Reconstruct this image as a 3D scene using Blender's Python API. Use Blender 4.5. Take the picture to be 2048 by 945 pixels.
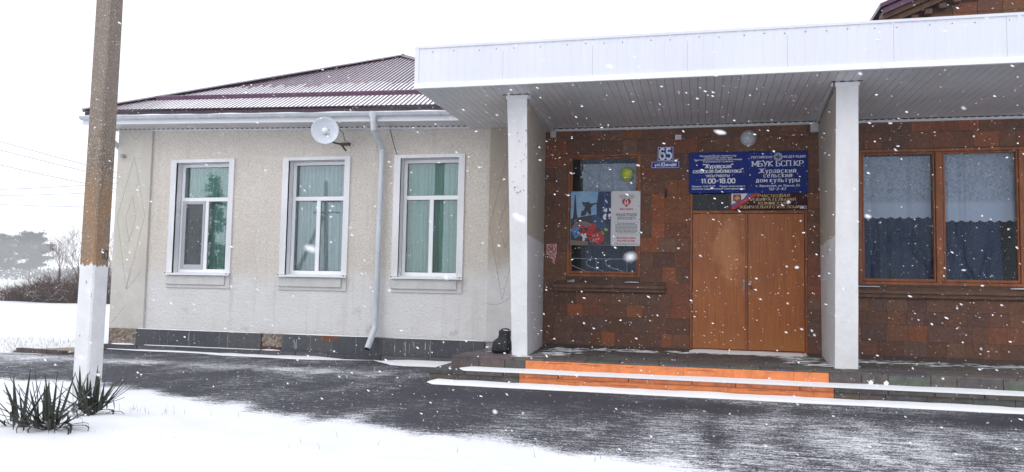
import bpy, math, random
import numpy as np
from mathutils import Matrix, Vector, noise as mnoise

random.seed(7)
for o in list(bpy.data.objects):
    bpy.data.objects.remove(o)
SC = bpy.context.scene
COL = SC.collection
R = math.radians

# ------------------------------------------------------------------ camera
cam_d = bpy.data.cameras.new("camera")
cam = bpy.data.objects.new("camera", cam_d)
COL.objects.link(cam)
SC.camera = cam
CAM_R = Vector((0.9721, 0.2338, 0.0195))
CAM_U = Vector((-0.0036, -0.0681, 0.9977))
CAM_F = Vector((-0.2346, 0.9699, 0.0653))
cam.matrix_world = Matrix(((CAM_R.x, CAM_U.x, -CAM_F.x, 0), (CAM_R.y, CAM_U.y, -CAM_F.y, 0),
                           (CAM_R.z, CAM_U.z, -CAM_F.z, 1.19), (0, 0, 0, 1)))
cam_d.sensor_fit = 'HORIZONTAL'
cam_d.sensor_width = 36.0
cam_d.lens = 1560 / 2048 * 36
cam_d.clip_start = 0.05
cam_d.clip_end = 3000
cam_d.dof.use_dof = True
cam_d.dof.focus_distance = 11.0
cam_d.dof.aperture_fstop = 7.0

# ------------------------------------------------------------------ sky and sun (overcast, snowing)
SUN_ELEV, SUN_AZ = R(42), R(205)          # azimuth: clockwise from +Y
world = bpy.data.worlds.new("World")
SC.world = world
world.use_nodes = True
wt = world.node_tree
bg = wt.nodes["Background"]
sky = wt.nodes.new("ShaderNodeTexSky")
sky.sky_type = 'NISHITA'
sky.sun_disc = False
sky.sun_elevation = SUN_ELEV
sky.sun_rotation = SUN_AZ
ov = wt.nodes.new("ShaderNodeMix")
ov.data_type = 'RGBA'
ov.inputs[0].default_value = 0.93           # a full cover of snow cloud
ov.inputs[7].default_value = (10.45, 10.75, 11.5, 1)
wt.links.new(sky.outputs[0], ov.inputs[6])
wt.links.new(ov.outputs[2], bg.inputs[0])
bg.inputs[1].default_value = 0.10
sun_d = bpy.data.lights.new("sun", 'SUN')
sun_d.energy = 0.6
sun_d.angle = R(40)
sun_d.color = (1.0, 0.97, 0.93)
sun = bpy.data.objects.new("sun", sun_d)
COL.objects.link(sun)
to_sun = Vector((math.sin(SUN_AZ) * math.cos(SUN_ELEV), math.cos(SUN_AZ) * math.cos(SUN_ELEV), math.sin(SUN_ELEV)))
sun.rotation_euler = to_sun.to_track_quat('Z', 'Y').to_euler()
sun.location = (0, -5, 30)
SC.view_settings.view_transform = 'Standard'
SC.view_settings.look = 'None'
SC.view_settings.exposure = 0.26
SC.view_settings.gamma = 1.0
SC.render.engine = 'CYCLES'
SC.cycles.use_denoising = True
SC.cycles.max_bounces = 8
SC.cycles.transparent_max_bounces = 12
SC.cycles.volume_bounces = 1


# ------------------------------------------------------------------ helpers
def wloc(o):
    v = Vector((0, 0, 0))
    while o is not None:
        v += o.location
        o = o.parent
    return v


class MB:
    """collects faces given in world coordinates; build() links them as ONE mesh object"""

    def __init__(self):
        self.v, self.f = [], []

    def add(self, vs, fs):
        n = len(self.v)
        self.v += [tuple(p) for p in vs]
        self.f += [tuple(i + n for i in f) for f in fs]
        return self

    def quad(self, *p):
        return self.add(p, [tuple(range(len(p)))])

    def hexa(self, p):
        return self.add(p, [(0, 3, 2, 1), (4, 5, 6, 7), (0, 1, 5, 4), (1, 2, 6, 5), (2, 3, 7, 6), (3, 0, 4, 7)])

    def box(self, x0, x1, y0, y1, z0, z1):
        return self.hexa([(x0, y0, z0), (x1, y0, z0), (x1, y1, z0), (x0, y1, z0),
                          (x0, y0, z1), (x1, y0, z1), (x1, y1, z1), (x0, y1, z1)])

    def bevbox(self, x0, x1, y0, y1, z0, z1, b):
        """box with its front (-Y) edges chamfered"""
        vs = [(x0, y1, z0), (x1, y1, z0), (x1, y1, z1), (x0, y1, z1),
              (x0, y0 + b, z0), (x1, y0 + b, z0), (x1, y0 + b, z1), (x0, y0 + b, z1),
              (x0 + b, y0, z0 + b), (x1 - b, y0, z0 + b), (x1 - b, y0, z1 - b), (x0 + b, y0, z1 - b)]
        return self.add(vs, [(0, 1, 2, 3), (8, 11, 10, 9), (0, 4, 5, 1), (1, 5, 6, 2), (2, 6, 7, 3), (3, 7, 4, 0),
                             (4, 8, 9, 5), (5, 9, 10, 6), (6, 10, 11, 7), (7, 11, 8, 4)])

    def prism(self, pts, y0, y1):
        """polygon in X,Z (counter-clockwise seen from -Y) extruded in Y"""
        n = len(pts)
        vs = [(x, y0, z) for x, z in pts] + [(x, y1, z) for x, z in pts]
        fs = [tuple(range(n)), tuple(range(2 * n - 1, n - 1, -1))]
        fs += [(i, i + n, (i + 1) % n + n, (i + 1) % n) for i in range(n)]
        return self.add(vs, fs)

    def xprism(self, pts, x0, x1):
        """polygon in Y,Z extruded in X"""
        n = len(pts)
        vs = [(x0, y, z) for y, z in pts] + [(x1, y, z) for y, z in pts]
        fs = [tuple(range(n)), tuple(range(2 * n - 1, n - 1, -1))]
        fs += [(i, i + n, (i + 1) % n + n, (i + 1) % n) for i in range(n)]
        return self.add(vs, fs)

    def tube(self, pts, r, n=8, cap=True):
        pts = [Vector(p) for p in pts]
        rs = r if isinstance(r, (list, tuple)) else [r] * len(pts)
        base = len(self.v)
        prev = None
        for i, p in enumerate(pts):
            t = (pts[min(i + 1, len(pts) - 1)] - pts[max(i - 1, 0)]).normalized()
            if prev is None:
                a = t.orthogonal().normalized()
            else:
                a = (prev - t * prev.dot(t)).normalized()
            prev = a
            b = t.cross(a)
            for k in range(n):
                q = 2 * math.pi * k / n
                self.v.append(tuple(p + rs[i] * (math.cos(q) * a + math.sin(q) * b)))
        for i in range(len(pts) - 1):
            for k in range(n):
                k2 = (k + 1) % n
                self.f.append((base + i * n + k, base + i * n + k2, base + (i + 1) * n + k2, base + (i + 1) * n + k))
        if cap:
            self.f.append(tuple(base + k for k in range(n))[::-1])
            self.f.append(tuple(base + (len(pts) - 1) * n + k for k in range(n)))
        return self

    def lathe(self, c, axis, prof, n=20):
        """prof: (radius, distance along axis) pairs"""
        axis = Vector(axis).normalized()
        a = axis.orthogonal().normalized()
        b = axis.cross(a)
        c = Vector(c)
        base = len(self.v)
        for r, h in prof:
            for k in range(n):
                q = 2 * math.pi * k / n
                self.v.append(tuple(c + axis * h + r * (math.cos(q) * a + math.sin(q) * b)))
        for i in range(len(prof) - 1):
            for k in range(n):
                k2 = (k + 1) % n
                self.f.append((base + i * n + k, base + i * n + k2, base + (i + 1) * n + k2, base + (i + 1) * n + k))
        return self

    def build(self, name, mat, parent=None, smooth=False, **props):
        me = bpy.data.meshes.new(name)
        me.from_pydata(self.v, [], self.f)
        me.materials.append(mat)
        if smooth:
            me.shade_smooth()
        me.update()
        o = bpy.data.objects.new(name, me)
        COL.objects.link(o)
        if parent is not None:
            o.parent = parent
            o.location = -wloc(parent)
        for k, v in props.items():
            o[k] = v
        return o


def thing(name, label, cat, loc=(0, 0, 0), group=None):
    o = bpy.data.objects.new(name, None)
    COL.objects.link(o)
    o.location = loc
    o.empty_display_size = 0.2
    o['label'] = label
    o['category'] = cat
    if group:
        o['group'] = group
    return o


def tag(o, label, cat, group=None):
    o['label'] = label
    o['category'] = cat
    if group:
        o['group'] = group
    return o


UNIT = {}


def piece(name, mat, parent, x0, x1, y0, y1, z0, z1, color=None, face='front', rot=None, key=''):
    """a tile, plank or slab: a chamfered unit block shared by all alike pieces, scaled to size"""
    k = (name, mat.name, face, key)
    if k not in UNIT:
        m = MB()
        b = 0.007
        if face == 'front':
            bx, by, bz = b, 0.12, b
            vs = [(-.5, .5, -.5), (.5, .5, -.5), (.5, .5, .5), (-.5, .5, .5),
                  (-.5, -.5 + by, -.5), (.5, -.5 + by, -.5), (.5, -.5 + by, .5), (-.5, -.5 + by, .5),
                  (-.5 + bx, -.5, -.5 + bz), (.5 - bx, -.5, -.5 + bz), (.5 - bx, -.5, .5 - bz), (-.5 + bx, -.5, .5 - bz)]
        else:  # top
            vs = [(-.5, -.5, -.5), (-.5, .5, -.5), (.5, .5, -.5), (.5, -.5, -.5),
                  (-.5, -.5, .15), (-.5, .5, .15), (.5, .5, .15), (.5, -.5, .15),
                  (-.5 + b, -.5 + b, .5), (-.5 + b, .5 - b, .5), (.5 - b, .5 - b, .5), (.5 - b, -.5 + b, .5)]
        m.add(vs, [(0, 1, 2, 3), (8, 11, 10, 9), (0, 4, 5, 1), (1, 5, 6, 2), (2, 6, 7, 3), (3, 7, 4, 0),
                   (4, 8, 9, 5), (5, 9, 10, 6), (6, 10, 11, 7), (7, 11, 8, 4)])
        if face == 'top':
            m.f = [tuple(reversed(f)) for f in m.f]
        me = bpy.data.meshes.new(name)
        me.from_pydata(m.v, [], m.f)
        me.materials.append(mat)
        me.update()
        UNIT[k] = me
    o = bpy.data.objects.new(name, UNIT[k])
    COL.objects.link(o)
    o.parent = parent
    o.location = Vector(((x0 + x1) / 2, (y0 + y1) / 2, (z0 + z1) / 2)) - wloc(parent)
    o.scale = (x1 - x0, y1 - y0, z1 - z0)
    if rot:
        o.rotation_euler = rot
    if color:
        o.color = (*color, 1)
    return o


# ------------------------------------------------------------------ materials
def nmat(name):
    m = bpy.data.materials.new(name)
    m.use_nodes = True
    t = m.node_tree
    return m, t, t.nodes["Principled BSDF"], t.nodes["Material Output"]


def node(t, kind, **kw):
    n = t.nodes.new(kind)
    for k, v in kw.items():
        setattr(n, k, v)
    return n


def noise_fac(t, scale, detail=5, stretch=(1, 1, 1), rough=0.6, lo=0.35, hi=0.65, dist=0.0):
    g = node(t, "ShaderNodeNewGeometry")
    mp = node(t, "ShaderNodeMapping")
    mp.inputs["Scale"].default_value = stretch
    t.links.new(g.outputs["Position"], mp.inputs["Vector"])
    n = node(t, "ShaderNodeTexNoise")
    n.inputs["Scale"].default_value = scale
    n.inputs["Detail"].default_value = detail
    n.inputs["Roughness"].default_value = rough
    n.inputs["Distortion"].default_value = dist
    t.links.new(mp.outputs[0], n.inputs["Vector"])
    mr = node(t, "ShaderNodeMapRange")
    mr.inputs[1].default_value = lo
    mr.inputs[2].default_value = hi
    t.links.new(n.outputs[0], mr.inputs[0])
    return mr.outputs[0]


def mix(t, fac, a, b, blend='MIX'):
    n = node(t, "ShaderNodeMix", data_type='RGBA', blend_type=blend)
    for sock, val in ((0, fac), (6, a), (7, b)):
        if isinstance(val, (int, float)):
            n.inputs[sock].default_value = val
        elif isinstance(val, tuple):
            n.inputs[sock].default_value = (*val[:3], 1)
        else:
            t.links.new(val, n.inputs[sock])
    return n.outputs[2]


def mth(t, op, a, b=None, clamp=False):
    n = node(t, "ShaderNodeMath", operation=op, use_clamp=clamp)
    for i, val in enumerate((a, b)):
        if val is None:
            continue
        if isinstance(val, (int, float)):
            n.inputs[i].default_value = val
        else:
            t.links.new(val, n.inputs[i])
    return n.outputs[0]


def ramp(t, val, lo, hi):
    n = node(t, "ShaderNodeMapRange", interpolation_type='SMOOTHSTEP')
    n.inputs[1].default_value = lo
    n.inputs[2].default_value = hi
    t.links.new(val, n.inputs[0])
    return n.outputs[0]


def posxyz(t):
    g = node(t, "ShaderNodeNewGeometry")
    s = node(t, "ShaderNodeSeparateXYZ")
    t.links.new(g.outputs["Position"], s.inputs[0])
    return s.outputs


def bump(t, b, h, strength, dist=0.01):
    n = node(t, "ShaderNodeBump")
    n.inputs["Strength"].default_value = strength
    n.inputs["Distance"].default_value = dist
    t.links.new(h, n.inputs["Height"])
    t.links.new(n.outputs[0], b.inputs["Normal"])


def M(name, c1, c2=None, ns=6, stretch=(1, 1, 1), rough=0.6, bmp=0, bs=80, bstretch=(1, 1, 1), objcol=False,
      metal=0, lo=.35, hi=.65, spec=0.5):
    m, t, b, out = nmat(name)
    b.inputs["Roughness"].default_value = rough
    b.inputs["Metallic"].default_value = metal
    b.inputs["Specular IOR Level"].default_value = spec
    if c2 is None and not objcol:
        b.inputs["Base Color"].default_value = (*c1, 1)
    else:
        col = mix(t, noise_fac(t, ns, stretch=stretch, lo=lo, hi=hi), c1, c2 or c1)
        if objcol:
            oi = node(t, "ShaderNodeObjectInfo")
            col = mix(t, 1.0, col, oi.outputs["Color"], 'MULTIPLY')
        t.links.new(col, b.inputs["Base Color"])
    if bmp:
        bump(t, b, noise_fac(t, bs, 3, bstretch, lo=.2, hi=.8), bmp)
    return m


SNOW = M("snow", (.92, .925, .94), (.88, .89, .92), ns=3, rough=.8, bmp=.5, bs=14, spec=.2)
WHITE_METAL = M("white_metal", (.80, .80, .82), (.72, .73, .76), ns=2, rough=.45)
SOFFIT = M("soffit_metal", (.64, .64, .66), (.55, .55, .57), ns=1.5, rough=.36)
FASCIA_WHITE = M("fascia_white", (.73, .745, .81), (.68, .69, .76), ns=1.2, stretch=(1, 1, .25), rough=.4)
GREY_PIPE = M("galvanised_white", (.62, .66, .70), (.50, .53, .57), ns=4, stretch=(1, 1, .3), rough=.4)
PVC = M("white_plastic", (.87, .88, .90), (.84, .85, .87), ns=4, rough=.35)
DARK = M("dark_gap", (.012, .012, .013), rough=.8)
PURPLE = M("purple_sheet", (.115, .040, .090), (.082, .030, .066), ns=3, rough=.35)
ROOM = M("dark_room", (.018, .026, .045), (.012, .018, .03), ns=2, rough=.9)  # darkness of the unlit room and mirrored sky blue put into the colour
WOOD = M("varnished_frame_wood", (.36, .105, .022), (.20, .055, .013), ns=9, stretch=(1, 1, .25), rough=.45, bmp=.25, bs=60)
def tile_mat():
    m, t, b, out = nmat("tuff_tile")
    oi = node(t, "ShaderNodeObjectInfo")
    c = mix(t, noise_fac(t, 26, 6, lo=.3, hi=.7), (1.08, 1.05, 1.03), (.66, .63, .61))
    c = mix(t, mth(t, 'MULTIPLY', noise_fac(t, 90, 3, lo=.58, hi=.70), .55), c, (.36, .33, .33))
    c = mix(t, 1.0, c, oi.outputs["Color"], 'MULTIPLY')
    # weathering that runs across the joints
    st = noise_fac(t, 1.7, 6, (1, 1, .8), lo=.35, hi=.68)
    c = mix(t, mth(t, 'MULTIPLY', st, .36), c, (.12, .074, .056))
    pale = noise_fac(t, 2.6, 7, (1, 1, .5), lo=.60, hi=.76)
    c = mix(t, mth(t, 'MULTIPLY', pale, .30), c, (.22, .155, .115))
    t.links.new(c, b.inputs["Base Color"])
    b.inputs["Roughness"].default_value = .8
    bump(t, b, noise_fac(t, 110, 3, lo=.2, hi=.8), .5)
    return m


TILE = tile_mat()
GROUT = M("grout", (.12, .066, .044), (.075, .044, .032), ns=12, rough=.9)
STONE_TRIM = M("stone_trim", (.20, .105, .066), (.13, .070, .047), ns=9, rough=.8, bmp=.5, bs=90)
PLINTH = M("plinth_tile", (1, 1, 1), (.78, .78, .80), ns=14, rough=.4, bmp=.15, bs=60, objcol=True)
MORTAR = M("rough_mortar", (.36, .30, .25), (.16, .12, .095), ns=14, rough=.95, bmp=1.0, bs=24)
GREYSTONE = M("step_stone", (1, 1, 1), (.62, .60, .58), ns=10, rough=.7, bmp=.35, bs=70, objcol=True)
ORANGE = M("orange_paint", (.80, .255, .080), (.54, .155, .055), ns=9, rough=.6, bmp=.3, bs=60, lo=.45, hi=.80)
STEEL = M("steel", (.32, .33, .35), rough=.45, metal=.8)
RUST = M("rusty_steel", (.10, .065, .05), (.05, .035, .03), ns=40, rough=.7)
DARK_LINE = M("groove_shade_dirt", (.20, .185, .17), (.30, .28, .25), ns=20, rough=.9)  # groove shade and dirt put into the colour of raised strips
SIGN_BLUE = M("sign_blue", (.006, .030, .26), (.005, .022, .20), ns=1.5, rough=.6, spec=.15)
SIGN_BLUE2 = M("street_sign_blue", (.010, .045, .33), rough=.6, spec=.15)
SIGN_WHITE = M("sign_white", (.80, .82, .88), rough=.5)
LETTER_WHITE = M("letter_white", (.86, .89, .96), rough=.5)
MAROON = M("plaque_maroon", (.060, .012, .014), (.048, .010, .012), ns=3, rough=.6, spec=.15)
GOLD = M("letter_gold", (.62, .46, .24), rough=.45)
RED = M("print_red", (.55, .020, .028), rough=.5)
BLUE = M("print_blue", (.020, .10, .45), rough=.5)
NAVY = M("print_navy", (.014, .035, .11), rough=.5)
BLACK_PRINT = M("print_dark", (.035, .04, .06), rough=.5)
SKYBLUE = M("print_sky", (.20, .42, .68), (.32, .54, .76), ns=5, rough=.45)
POSTER_WHITE = M("poster_white", (.74, .73, .76), rough=.5)
BAG = M("black_plastic", (.008, .009, .012), (.014, .015, .02), ns=18, rough=.42, bmp=.7, bs=28, spec=.3)
LEAF = M("yucca_leaf", (.012, .019, .013), (.030, .038, .020), ns=20, rough=.5)
LEAF_DRY = M("yucca_leaf_dark", (.022, .020, .018), (.050, .040, .032), ns=20, rough=.7)
NEEDLE = M("pine_needles", (.030, .042, .028), (.050, .060, .042), ns=1.2, rough=.8)
SPRUCE = M("spruce_needles", (.018, .060, .026), (.030, .095, .040), ns=1.5, rough=.8)
BARK = M("bark", (.060, .042, .034), (.095, .070, .058), ns=6, rough=.9)
TWIG = M("twig", (.095, .052, .040), (.155, .098, .078), ns=3, rough=.9)
DRYGRASS = M("dry_grass", (.26, .19, .12), (.16, .11, .075), ns=9, rough=.9)
DIRT = M("sandy_dirt", (.36, .29, .22), (.24, .19, .145), ns=7, rough=.95, bmp=.5, bs=30)
KERB = M("kerb_stone", (.12, .095, .085), (.065, .052, .048), ns=10, rough=.9, bmp=.4, bs=50)
WIRE = M("wire", (.05, .05, .055), rough=.6)
BALLOON = M("balloon_rubber", (.62, .72, .06), (.68, .76, .10), ns=3, rough=.3)
CURTAIN_GREEN = M("green_curtain", (.24, .44, .39), (.40, .60, .55), ns=16, stretch=(2, 2, .05), rough=.9)
CURTAIN_GREY = M("sky_tinted_curtain", (.42, .49, .54), (.60, .66, .70), ns=16, stretch=(2, 2, .05), rough=.9)  # grey cloth; its blue also stands in for sky mirrored in the pane
LAMP_GLASS = M("lamp_diffuser", (.52, .56, .61), (.44, .48, .53), ns=6, rough=.4)
FLAKE = M("snow_flake", (.92, .93, .95), rough=.8, spec=.1)
NIGHT_BLUE = M("dark_pane_blue", (.026, .055, .12), (.018, .040, .088), ns=8, stretch=(2, 2, .1), rough=.95)  # dark blue stands in for unlit glass and weakly mirrored sky
GREEN_LIGHT = M("pale_green_paper", (.40, .55, .50), rough=.8)


def glass_mat(name, gain, tint=(1, 1, 1)):
    m, t, b, out = nmat(name)
    t.nodes.remove(b)
    tr = node(t, "ShaderNodeBsdfTransparent")
    tr.inputs[0].default_value = (*tint, 1)
    gl = node(t, "ShaderNodeBsdfGlossy")
    gl.inputs["Roughness"].default_value = 0.015
    gl.inputs["Color"].default_value = (.93, .97, 1, 1)
    fr = node(t, "ShaderNodeFresnel")
    fr.inputs[0].default_value = 1.5
    f = mth(t, 'MULTIPLY', fr.outputs[0], gain, True)
    ms = node(t, "ShaderNodeMixShader")
    t.links.new(f, ms.inputs[0])
    t.links.new(tr.outputs[0], ms.inputs[1])
    t.links.new(gl.outputs[0], ms.inputs[2])
    t.links.new(ms.outputs[0], out.inputs[0])
    return m


GLASS2 = glass_mat("double_glazing", 2.2, (.88, .94, .93))
GLASS1 = glass_mat("single_glass", .32, (.90, .94, .98))


def plaster_mat():
    m, t, b, out = nmat("roughcast_plaster")
    x, y, z = posxyz(t)
    beige = mix(t, noise_fac(t, 1.3, 5, (1, 1, .7), lo=.3, hi=.7), (.83, .775, .705), (.76, .705, .64))
    beige = mix(t, noise_fac(t, 45, 3, lo=.30, hi=.60), (.60, .545, .48), beige)
    pale = mix(t, noise_fac(t, 2.2, 6, lo=.3, hi=.7), (.85, .84, .83), (.79, .775, .76))
    zz = mth(t, 'ADD', z, mth(t, 'MULTIPLY', noise_fac(t, 1.1, 5, lo=.2, hi=.8), .45))
    zf = ramp(t, zz, 1.28, 1.80)
    col = mix(t, zf, pale, beige)
    # grey stains low on the wall and drip marks
    st = mth(t, 'MULTIPLY', noise_fac(t, 3.2, 6, lo=.60, hi=.74), ramp(t, z, 1.15, .45))
    col = mix(t, mth(t, 'MULTIPLY', st, .55), col, (.25, .245, .23))
    dr = mth(t, 'MULTIPLY', noise_fac(t, 5, 4, (1.6, 1, .12), lo=.58, hi=.75), .22)
    col = mix(t, dr, col, (.36, .31, .26))
    col = mix(t, mth(t, 'MULTIPLY', noise_fac(t, 150, 2, lo=.62, hi=.75), .55), col, (.22, .19, .16))
    t.links.new(col, b.inputs["Base Color"])
    b.inputs["Roughness"].default_value = .95
    h = mth(t, 'ADD', noise_fac(t, 70, 3, lo=.3, hi=.7), noise_fac(t, 28, 3, lo=.3, hi=.7))
    bump(t, b, h, .75, .012)
    return m


PLASTER = plaster_mat()


def smooth_plaster(name, top, low, zsplit, soft, low_noise=.15):
    m, t, b, out = nmat(name)
    x, y, z = posxyz(t)
    a = mix(t, noise_fac(t, 3, 6, (1, 1, .3), lo=.3, hi=.7), top, tuple(c * .82 for c in top))
    c = mix(t, noise_fac(t, 4, 6, lo=.3, hi=.7), low, tuple(v * .88 for v in low))
    zz = mth(t, 'ADD', z, mth(t, 'MULTIPLY', noise_fac(t, 2.5, 4, lo=.2, hi=.8), low_noise))
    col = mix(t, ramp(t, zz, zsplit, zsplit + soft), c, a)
    col = mix(t, mth(t, 'MULTIPLY', noise_fac(t, 9, 7, (1, 1, .6), lo=.64, hi=.72), .5), col, tuple(v * .45 for v in top))
    t.links.new(col, b.inputs["Base Color"])
    b.inputs["Roughness"].default_value = .85
    bump(t, b, noise_fac(t, 16, 5, lo=.25, hi=.75), .30, .015)
    return m


PILASTER_PLASTER = smooth_plaster("pilaster_plaster", (.60, .565, .50), (.62, .60, .56), 1.3, .5, .5)
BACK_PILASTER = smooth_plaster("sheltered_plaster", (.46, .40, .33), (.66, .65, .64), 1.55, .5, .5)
COLUMN_PAINT = smooth_plaster("column_whitewash", (.82, .81, .82), (.84, .84, .85), 1.8, .1)
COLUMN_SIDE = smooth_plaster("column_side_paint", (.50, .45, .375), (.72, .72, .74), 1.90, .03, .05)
CASING = smooth_plaster("casing_paint", (.84, .84, .86), (.84, .84, .86), 1.0, .3)
SILL_PLASTER = smooth_plaster("sill_panel_plaster", (.66, .65, .64), (.66, .65, .65), 1.0, .3)


def door_wood(name, worn):
    m, t, b, out = nmat(name)
    x, y, z = posxyz(t)
    g = mix(t, noise_fac(t, 5, 6, (9, 1, .35), lo=.3, hi=.7), (.51, .155, .015), (.32, .082, .008))
    g = mix(t, mth(t, 'MULTIPLY', noise_fac(t, 40, 4, (3, 1, .05), lo=.5, hi=.75), .35), g, (.12, .032, .008))
    g = mix(t, mth(t, 'MULTIPLY', noise_fac(t, 2.2, 6, (1.5, 1, .7), lo=.45, hi=.72), .45), g, (.27, .058, .007))
    g = mix(t, mth(t, 'MULTIPLY', ramp(t, z, .75, .32), .35), g, (.40, .17, .045))
    if worn:
        d = node(t, "ShaderNodeVectorMath", operation='DISTANCE')
        mp = node(t, "ShaderNodeMapping")
        mp.inputs["Scale"].default_value = (1.2, 0, .62)
        gg = node(t, "ShaderNodeNewGeometry")
        t.links.new(gg.outputs["Position"], mp.inputs["Vector"])
        t.links.new(mp.outputs[0], d.inputs[0])
        d.inputs[1].default_value = (.43 * 1.2, 0, 1.84 * .62)
        dd = mth(t, 'ADD', d.outputs["Value"], mth(t, 'MULTIPLY', noise_fac(t, 4.5, 6, (1.3, 1, .6), lo=.2, hi=.8), .34))
        dd = mth(t, 'SUBTRACT', dd, .05)
        g = mix(t, mth(t, 'MULTIPLY', ramp(t, dd, .42, .24), .55), g, (.66, .27, .085))
    t.links.new(g, b.inputs["Base Color"])
    b.inputs["Roughness"].default_value = .42
    bump(t, b, noise_fac(t, 30, 4, (4, 1, .2), lo=.2, hi=.8), .12)
    return m


DOOR_A, DOOR_B = door_wood("door_veneer_worn", True), door_wood("door_veneer", False)


def pole_mat():
    m, t, b, out = nmat("pole_concrete")
    x, y, z = posxyz(t)
    con = mix(t, noise_fac(t, 14, 6, (1, 1, .5), lo=.3, hi=.7), (.25, .195, .145), (.165, .125, .098))
    con = mix(t, mth(t, 'MULTIPLY', noise_fac(t, 70, 4, (1, 1, .7), lo=.52, hi=.62), .8), con, (.46, .40, .34))
    con = mix(t, mth(t, 'MULTIPLY', noise_fac(t, 90, 3, lo=.60, hi=.68), .8), con, (.06, .05, .045))
    rustz = mth(t, 'MULTIPLY', ramp(t, z, 2.45, 2.0), noise_fac(t, 6, 5, (1, 1, .25), lo=.25, hi=.55))
    con = mix(t, mth(t, 'MULTIPLY', rustz, .55), con, (.34, .19, .085))
    con = mix(t, mth(t, 'MULTIPLY', ramp(t, z, 2.3, 3.3), .35), con, (.27, .235, .215))
    wh = mix(t, noise_fac(t, 8, 6, lo=.3, hi=.7), (.80, .80, .82), (.70, .70, .71))
    zz = mth(t, 'ADD', z, mth(t, 'MULTIPLY', noise_fac(t, 22, 6, (1, 1, .25), lo=.2, hi=.8), .10))
    wf = ramp(t, zz, 1.385, 1.37)
    chip = mth(t, 'MULTIPLY', noise_fac(t, 26, 5, (1, 1, .5), lo=.66, hi=.70), .8)
    wf = mth(t, 'MULTIPLY', wf, mth(t, 'SUBTRACT', 1.0, chip))
    foot = mth(t, 'MULTIPLY', ramp(t, z, .30, .05), noise_fac(t, 9, 5, (1, 1, .4), lo=.35, hi=.62))
    col = mix(t, wf, con, mix(t, mth(t, 'MULTIPLY', foot, .6), wh, (.38, .36, .32)))
    t.links.new(col, b.inputs["Base Color"])
    b.inputs["Roughness"].default_value = .9
    bump(t, b, noise_fac(t, 60, 4, lo=.3, hi=.7), .6, .01)
    return m


POLE = pole_mat()


def yard_mat():
    """asphalt under wind-blown snow; the amount of snow lying there comes with the mesh"""
    m, t, b, out = nmat("asphalt_with_blown_snow")
    at = node(t, "ShaderNodeAttribute", attribute_name="snow_cover")
    asph = mix(t, noise_fac(t, 3, 6, lo=.3, hi=.7), (.046, .046, .060), (.030, .030, .041))
    asph = mix(t, mth(t, 'MULTIPLY', noise_fac(t, 240, 2, lo=.5, hi=.7), .5), asph, (.13, .13, .14))
    s1 = noise_fac(t, 3.4, 9, (1.0, 5.5, 1), rough=.76, lo=.22, hi=.78, dist=.5)
    s2 = noise_fac(t, 20, 6, (1, 2.4, 1), rough=.75, lo=.22, hi=.78, dist=.7)
    s3 = noise_fac(t, 75, 3, (.8, 1.5, 1), rough=.7, lo=.22, hi=.78, dist=.4)
    s = mth(t, 'ADD', mth(t, 'MULTIPLY', s1, .36), mth(t, 'ADD', mth(t, 'MULTIPLY', s2, .30), mth(t, 'MULTIPLY', s3, .34)))
    k = mth(t, 'ADD', s, mth(t, 'SUBTRACT', at.outputs["Fac"], .5))
    f = ramp(t, k, .48, .60)
    sn = mix(t, noise_fac(t, 2, 5, lo=.3, hi=.7), (.86, .87, .90), (.82, .83, .87))
    t.links.new(mix(t, f, asph, sn), b.inputs["Base Color"])
    rr = node(t, "ShaderNodeMapRange")
    rr.inputs[3].default_value = .75
    rr.inputs[4].default_value = .85
    t.links.new(f, rr.inputs[0])
    t.links.new(rr.outputs[0], b.inputs["Roughness"])
    b.inputs["Specular IOR Level"].default_value = .25
    h = mth(t, 'ADD', f, mth(t, 'MULTIPLY', noise_fac(t, 180, 2, lo=.2, hi=.8), .35))
    bump(t, b, h, .35, .006)
    return m


YARD = yard_mat()


def field_mat():
    m, t, b, out = nmat("snow_field")
    sn = mix(t, noise_fac(t, .5, 7, lo=.3, hi=.7), (.86, .87, .90), (.76, .78, .82))
    d = mth(t, 'MULTIPLY', noise_fac(t, 1.3, 9, (1, 1.6, 1), rough=.72, lo=.56, hi=.70), .55)
    x, y, z = posxyz(t)
    near = ramp(t, y, 17, 10.5)
    col = mix(t, mth(t, 'MULTIPLY', d, near), sn, (.30, .23, .165))
    far = mth(t, 'MULTIPLY', ramp(t, y, 60, 110), .4)
    col = mix(t, far, col, (.55, .55, .44))
    t.links.new(col, b.inputs["Base Color"])
    b.inputs["Roughness"].default_value = .85
    bump(t, b, noise_fac(t, 3, 6, lo=.2, hi=.8), .6, .05)
    return m


FIELD = field_mat()


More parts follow.
